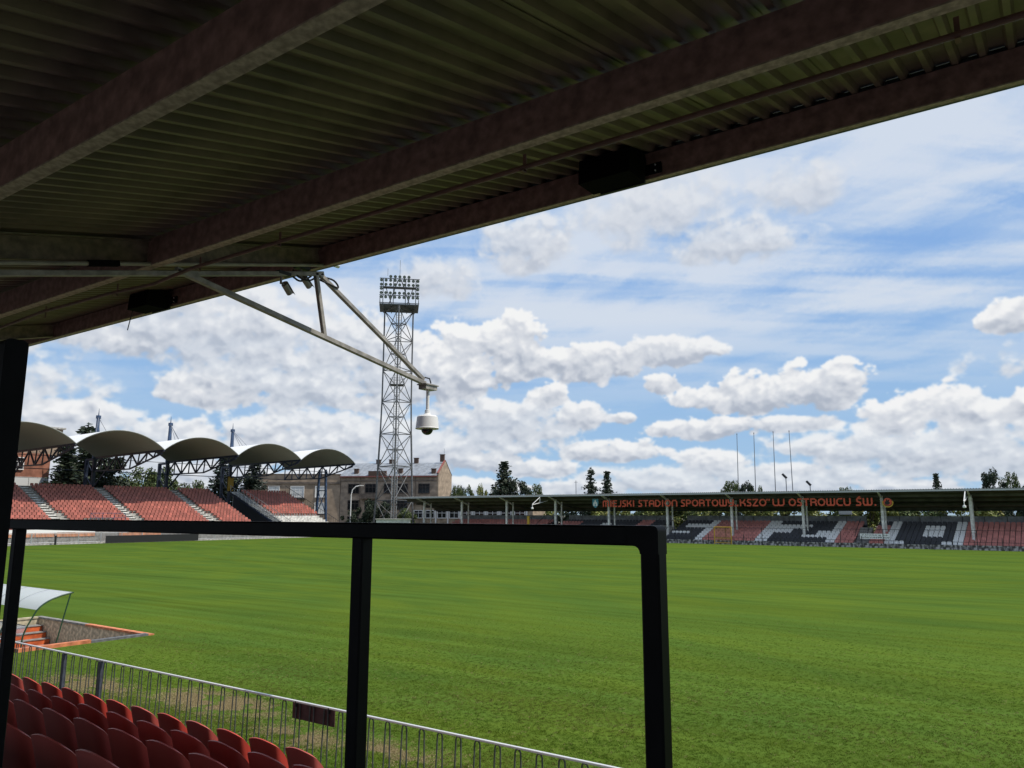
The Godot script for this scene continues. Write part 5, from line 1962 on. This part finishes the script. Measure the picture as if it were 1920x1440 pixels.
	for k in 9:
		var x := -94.5 + 2.75 * k
		window_on(t4, Vector3(x, 3.4, -105.0), Vector3(1, 0, 0), Vector3(0, 0, 1), 1.9, 1.2, M.glass_dark, M.white_paint, 1)
		bx("pilaster", M.white_paint, t4, Vector3(x + 1.25, 0, -105.0), Vector3(x + 1.5, 5.3, -104.85))
	# street lamp, flag poles and other poles
	var lp := thing("street_lamp", "slim white street lamp with curved arm beside the tower", "street lamp")
	var lm := MB.new()
	lm.path(PackedVector3Array([Vector3(-99.0, 0, -92.9), Vector3(-99.0, 6.6, -92.9), Vector3(-98.9, 7.5, -93.1), Vector3(-98.5, 8.05, -93.5), Vector3(-98.0, 8.2, -94.0)]), 0.09, 8)
	obj(lm, "pole", M.white_paint, lp)
	var lh := MB.new()
	lh.beam(Vector3(-98.1, 8.22, -93.9), Vector3(-97.6, 8.2, -94.4), 0.28, 0.12)
	obj(lh, "lamp_head", M.white_paint, lp)
	var fx := [-43.3, -40.5, -37.3, -34.5]
	for k in 4:
		var fp := thing("flag_pole", "bare thin flagpole above the opposite roof, %s of four from the left" % ORD[k], "flagpole", Vector3(fx[k], 0, -125), 0.0, "bare flagpoles behind the opposite stand")
		var pm := MB.new()
		pm.tube(Vector3.ZERO, Vector3([0.3, 0.3, 0.2, -0.1][k], 16.4, 0), 0.09, 6, 0.045)
		obj(pm, "pole", M.rope_steel, fp)
		tb("finial", M.rope_steel, fp, Vector3([0.3, 0.3, 0.2, -0.1][k], 16.4, 0), Vector3([0.3, 0.3, 0.2, -0.1][k], 16.55, 0), 0.08, 6)
	for a in [[-35.5, 9.2, "dark lamp head on a thin pole among the flagpoles"], [-31.9, 8.0, "small lamp on a thin arm just above the opposite roof"]]:
		var q := thing("yard_lamp", a[2], "street lamp", Vector3(a[0], 0, -125))
		tb("pole", M.rope_steel, q, Vector3.ZERO, Vector3(0, a[1], 0), 0.07, 6)
		var h := MB.new()
		h.beam(Vector3(0.1, a[1] - 0.1, 0), Vector3(-0.5, a[1] + 0.55, 0), 0.45, 0.3)
		obj(h, "lamp_head", M.wire_dark, q)
	var an := thing("thin_aerial", "thin aerial mast rising behind the left part of the opposite roof", "aerial", Vector3(-73.7, 0, -125))
	tb("mast", M.rope_steel, an, Vector3.ZERO, Vector3(0, 9.6, 0), 0.06, 5)
	tb("crossbar", M.rope_steel, an, Vector3(-0.4, 9.3, 0), Vector3(0.4, 9.3, 0), 0.03, 5)
	var pb := thing("white_board", "blank white board standing behind the opposite stand above the stairs", "board")
	bx("panel", M.white_paint, pb, Vector3(-22.6, 3.45, -101.05), Vector3(-21.1, 4.3, -101.0))
	for x in [-22.4, -21.3]:
		bx("leg", M.wire_dark, pb, Vector3(x - 0.04, 0, -101.1), Vector3(x + 0.04, 4.2, -101.06))


# ------------------------------------------------------------------ trees
func leaf(b: MB, o: Vector3, size: float, r: RandomNumberGenerator, base: Color, spread := 0.45, flat := 0.0) -> void:
	var u := Vector3(r.randf_range(-1, 1), r.randf_range(-1, 1) * (1.0 - flat), r.randf_range(-1, 1)).normalized()
	var w := Vector3(r.randf_range(-1, 1), r.randf_range(-1, 1) * (1.0 - flat), r.randf_range(-1, 1)).cross(u).normalized()
	var f := 1.0 + r.randf_range(-spread, spread)
	b.tint = Color(base.r * f * r.randf_range(0.85, 1.2), base.g * f, base.b * f)
	u *= size * r.randf_range(0.6, 1.2)
	w *= size * r.randf_range(0.35, 0.8)
	b.tri(o - u, o + w, o + u * 0.9)
	b.tri(o - u * 0.8, o + u, o - w * 0.8)


func broad_meshes(sd: int, col: Color, m: Material, leaves := 5200) -> Array:
	# a unit tree: 1 high, crown about 0.9 wide
	var r := RandomNumberGenerator.new()
	r.seed = sd
	var crown := MB.new()
	var trunk := MB.new()
	trunk.tint = null
	trunk.tube(Vector3(0, -0.02, 0), Vector3(0.01, 0.3, 0), 0.028, 7, 0.02)
	var cl := []
	for k in 22:
		var a := r.randf() * TAU
		var h := r.randf_range(0.28, 0.9)
		var wmax := 0.36 * sqrt(maxf(0.05, 1.0 - pow((h - 0.56) / 0.44, 2.0)))
		var rad := wmax * sqrt(r.randf())
		var p := Vector3(cos(a) * rad, h, sin(a) * rad)
		cl.append([p, r.randf_range(0.07, 0.15)])
		if k < 9:
			trunk.tube(Vector3(0.01, 0.24 + 0.02 * k, 0), p, 0.013, 5, 0.004)
	for i in leaves:
		var c = cl[r.randi() % cl.size()]
		var d := Vector3(r.randfn(), r.randfn() * 0.8, r.randfn()).normalized() * float(c[1]) * pow(r.randf(), 0.35)
		var p: Vector3 = c[0] + d
		leaf(crown, p, 0.026, r, col)
	return [trunk.mesh(M.bark), crown.mesh(m)]


func conifer_meshes(sd: int, col: Color, m: Material, wide := 0.22, gaps := 0.0) -> Array:
	var r := RandomNumberGenerator.new()
	r.seed = sd
	var crown := MB.new()
	var trunk := MB.new()
	trunk.tube(Vector3(0, -0.02, 0), Vector3(0, 0.98, 0), 0.018, 7, 0.003)
	var lv := 44
	for i in lv:
		var f := (i + r.randf() * 0.6) / lv
		var h := 0.1 + 0.9 * f
		var ln := wide * pow(1.0 - f, 0.85) * r.randf_range(0.75, 1.15) + 0.012
		var nb := 8 if i < 30 else 6
		var off := r.randf() * TAU
		for k in nb:
			if r.randf() < gaps:
				continue
			var a := off + TAU * k / nb + r.randf_range(-0.25, 0.25)
			var l := ln * r.randf_range(0.65, 1.15)
			var steps := maxi(3, int(l / 0.02))
			for q in steps:
				var s := (q + r.randf()) / steps
				var drop := -0.32 * l * s + 0.14 * l * s * s * s
				var p := Vector3(cos(a) * l * s, h + drop, sin(a) * l * s)
				for e in 2:
					leaf(crown, p + Vector3(r.randfn(), r.randfn() * 0.5 - 0.4, r.randfn()) * 0.013, 0.019 + 0.007 * (1.0 - s), r, col, 0.4, 0.5)
			if i < 34:
				trunk.tube(Vector3(0, h, 0), Vector3(cos(a) * l * 0.8, h - 0.2 * l, sin(a) * l * 0.8), 0.0035, 3, 0.001, false)
	return [trunk.mesh(M.bark), crown.mesh(m)]


func plant(kind: Array, called: String, at: Vector3, h: float, wide: float, label: String, category: String, group := "") -> void:
	var t := thing(called, label, category, at, rng.randf() * TAU, group)
	t.scale = Vector3(h * wide, h, h * wide)
	inst(kind[0], "trunk", t)
	inst(kind[1], "crown", t)


func trees() -> void:
	var mid := broad_meshes(101, M.leaf_mid_c, M.leaf_mid)
	var mid2 := broad_meshes(102, M.leaf_mid_c, M.leaf_mid)
	var lite := broad_meshes(103, M.leaf_light_c, M.leaf_light)
	var lite2 := broad_meshes(106, M.leaf_light_c, M.leaf_light)
	var dark := broad_meshes(104, M.leaf_dark_c, M.leaf_dark)
	var spruce := conifer_meshes(201, M.leaf_dark_c, M.leaf_dark, 0.24)
	var bluish := conifer_meshes(202, M.leaf_blue_c, M.leaf_blue, 0.24)
	var gappy := conifer_meshes(203, M.leaf_dark_c, M.leaf_dark, 0.22, 0.4)
	# behind the opposite stand
	plant(spruce, "spruce_tree", Vector3(-90.1, 0, -125), 13.8, 1.6, "tall broad dark spruce right of the tin roofed house", "tree")
	plant(dark, "round_tree", Vector3(-86.3, 0, -124), 10.4, 0.85, "dark leafy tree leaning against the right side of the tall spruce", "tree")
	plant(mid, "round_tree", Vector3(-83.6, 0, -126), 9.6, 0.5, "small leafy tree top right of the dark spruce above the roof", "tree")
	var ks := [mid, mid2, lite, mid, dark]
	var bl := ["leafy bush top just right of the gable end above the roof", "second leafy bush top right of the gable end", "third leafy bush top, middle of the row left of the spruce", "fourth bush top, close to the left side of the spruce", "low dark bush top at the foot of the gable end"]
	for k in 5:
		plant(ks[k], "bush", Vector3([-100.6, -98.4, -95.8, -93.6, -102.4][k], 0, -123.0 - k), [9.6, 9.9, 9.4, 9.3, 9.2][k], 0.42, bl[k], "bush", "bush tops above the left end of the opposite roof")
	plant(gappy, "spruce_tree", Vector3(-70.5, 0, -125), 11.9, 1.25, "ragged thin spruce, the left one of the pair above the opposite roof", "tree")
	plant(spruce, "spruce_tree", Vector3(-67.2, 0, -125), 11.2, 1.15, "neat pointed spruce, the right one of the pair above the opposite roof", "tree")
	plant(mid, "round_tree", Vector3(-44.6, 0, -125), 9.3, 0.6, "round tree top at the foot of the leftmost flagpole", "tree")
	plant(dark, "round_tree", Vector3(-42.4, 0, -126), 8.8, 0.55, "darker tree top between the first two flagpoles", "tree")
	plant(mid2, "round_tree", Vector3(-39.9, 0, -125), 8.5, 0.4, "small tree top just right of the second flagpole", "tree")
	plant(spruce, "spruce_tree", Vector3(-14.6, 0, -125), 9.3, 0.9, "spruce top poking over the right part of the opposite roof", "tree")
	plant(dark, "round_tree", Vector3(-7.9, 0, -125), 9.7, 0.5, "leafy tree top near the right edge above the opposite roof", "tree")
	plant(mid, "round_tree", Vector3(-5.9, 0, -126), 9.6, 0.36, "narrow tree top beside the right picture edge", "tree")
	plant(mid2, "round_tree", Vector3(-3.2, 0, -127), 8.6, 0.6, "low tree top at the right picture edge", "tree")
	plant(mid, "round_tree", Vector3(-27.3, 0, -126), 7.9, 0.6, "very low tree top right of the flagpoles, barely above the roof", "tree")
	# hedge of shrubs seen under the roof of the opposite stand
	var shrubs := [lite, mid, lite2, mid2, lite, dark]
	var n := 0
	var x := -64.0
	while x < 8.0:
		var which: Array = shrubs[(n * 5 + n / 3) % 6]
		plant(which, "shrub", Vector3(x, -3.0, -106.0 + rng.randf_range(-1.5, 1.5)), rng.randf_range(8.4, 9.3), rng.randf_range(0.85, 1.05), "yellowish green shrub under the opposite roof, %s from the left" % ((ORD[n] if n < 20 else "twenty-" + ORD[n - 20]) if n != 20 else "twenty-first"), "shrub", "shrubs seen through the opposite stand")
		n += 1
		x += rng.randf_range(2.7, 3.5)
	# behind the goal-end stand
	plant(gappy, "pine_tree", Vector3(-124, 0, -60.5), 17.4, 1.7, "tall dark pine behind the canopies at the far left", "tree")
	plant(spruce, "spruce_tree", Vector3(-121, 0, -56.4), 13.6, 1.9, "dark spruce under the leftmost canopies, in front of the terracotta house", "tree")
	plant(dark, "round_tree", Vector3(-120, 0, -61.0), 12.6, 1.0, "dark leafy tree behind the top seats beside the first pylon", "tree")
	plant(mid, "round_tree", Vector3(-126, 0, -70.8), 11.6, 0.75, "round olive green tree seen between the first two pylons", "tree")
	plant(mid2, "round_tree", Vector3(-130, 0, -77.5), 12.6, 0.8, "largest round green tree seen between the pylons under the canopies", "tree")
	plant(mid, "round_tree", Vector3(-132, 0, -84.5), 10.0, 0.6, "small round tree just right of the second pylon", "tree")
	plant(bluish, "spruce_tree", Vector3(-121, 0, -83.0), 13.6, 1.6, "bluish dark spruce beside the third pylon", "tree")
	plant(bluish, "spruce_tree", Vector3(-121, 0, -89.5), 13.4, 1.7, "bluish dark spruce in front of the flat roofed house", "tree")
	plant(dark, "round_tree", Vector3(-120, 0, -86.2), 10.4, 0.95, "dark leafy tree low between the two bluish spruces", "tree")
	# evergreens at the foot of the tower
	plant(dark, "arborvitae", Vector3(-97.0, -1.6, -95.0), 7.6, 0.75, "bushy evergreen right beside the street lamp", "shrub")
	plant(dark, "arborvitae", Vector3(-99.8, -1.4, -93.8), 5.6, 0.9, "low dark evergreen bush left of the street lamp", "shrub")
	plant(dark, "arborvitae", Vector3(-95.2, -1.6, -96.4), 7.2, 0.72, "bushy evergreen at the left foot of the floodlight tower", "shrub")
	plant(mid, "round_tree", Vector3(-93.5, -0.5, -101.0), 5.2, 0.9, "small green bush behind the legs of the floodlight tower", "shrub")
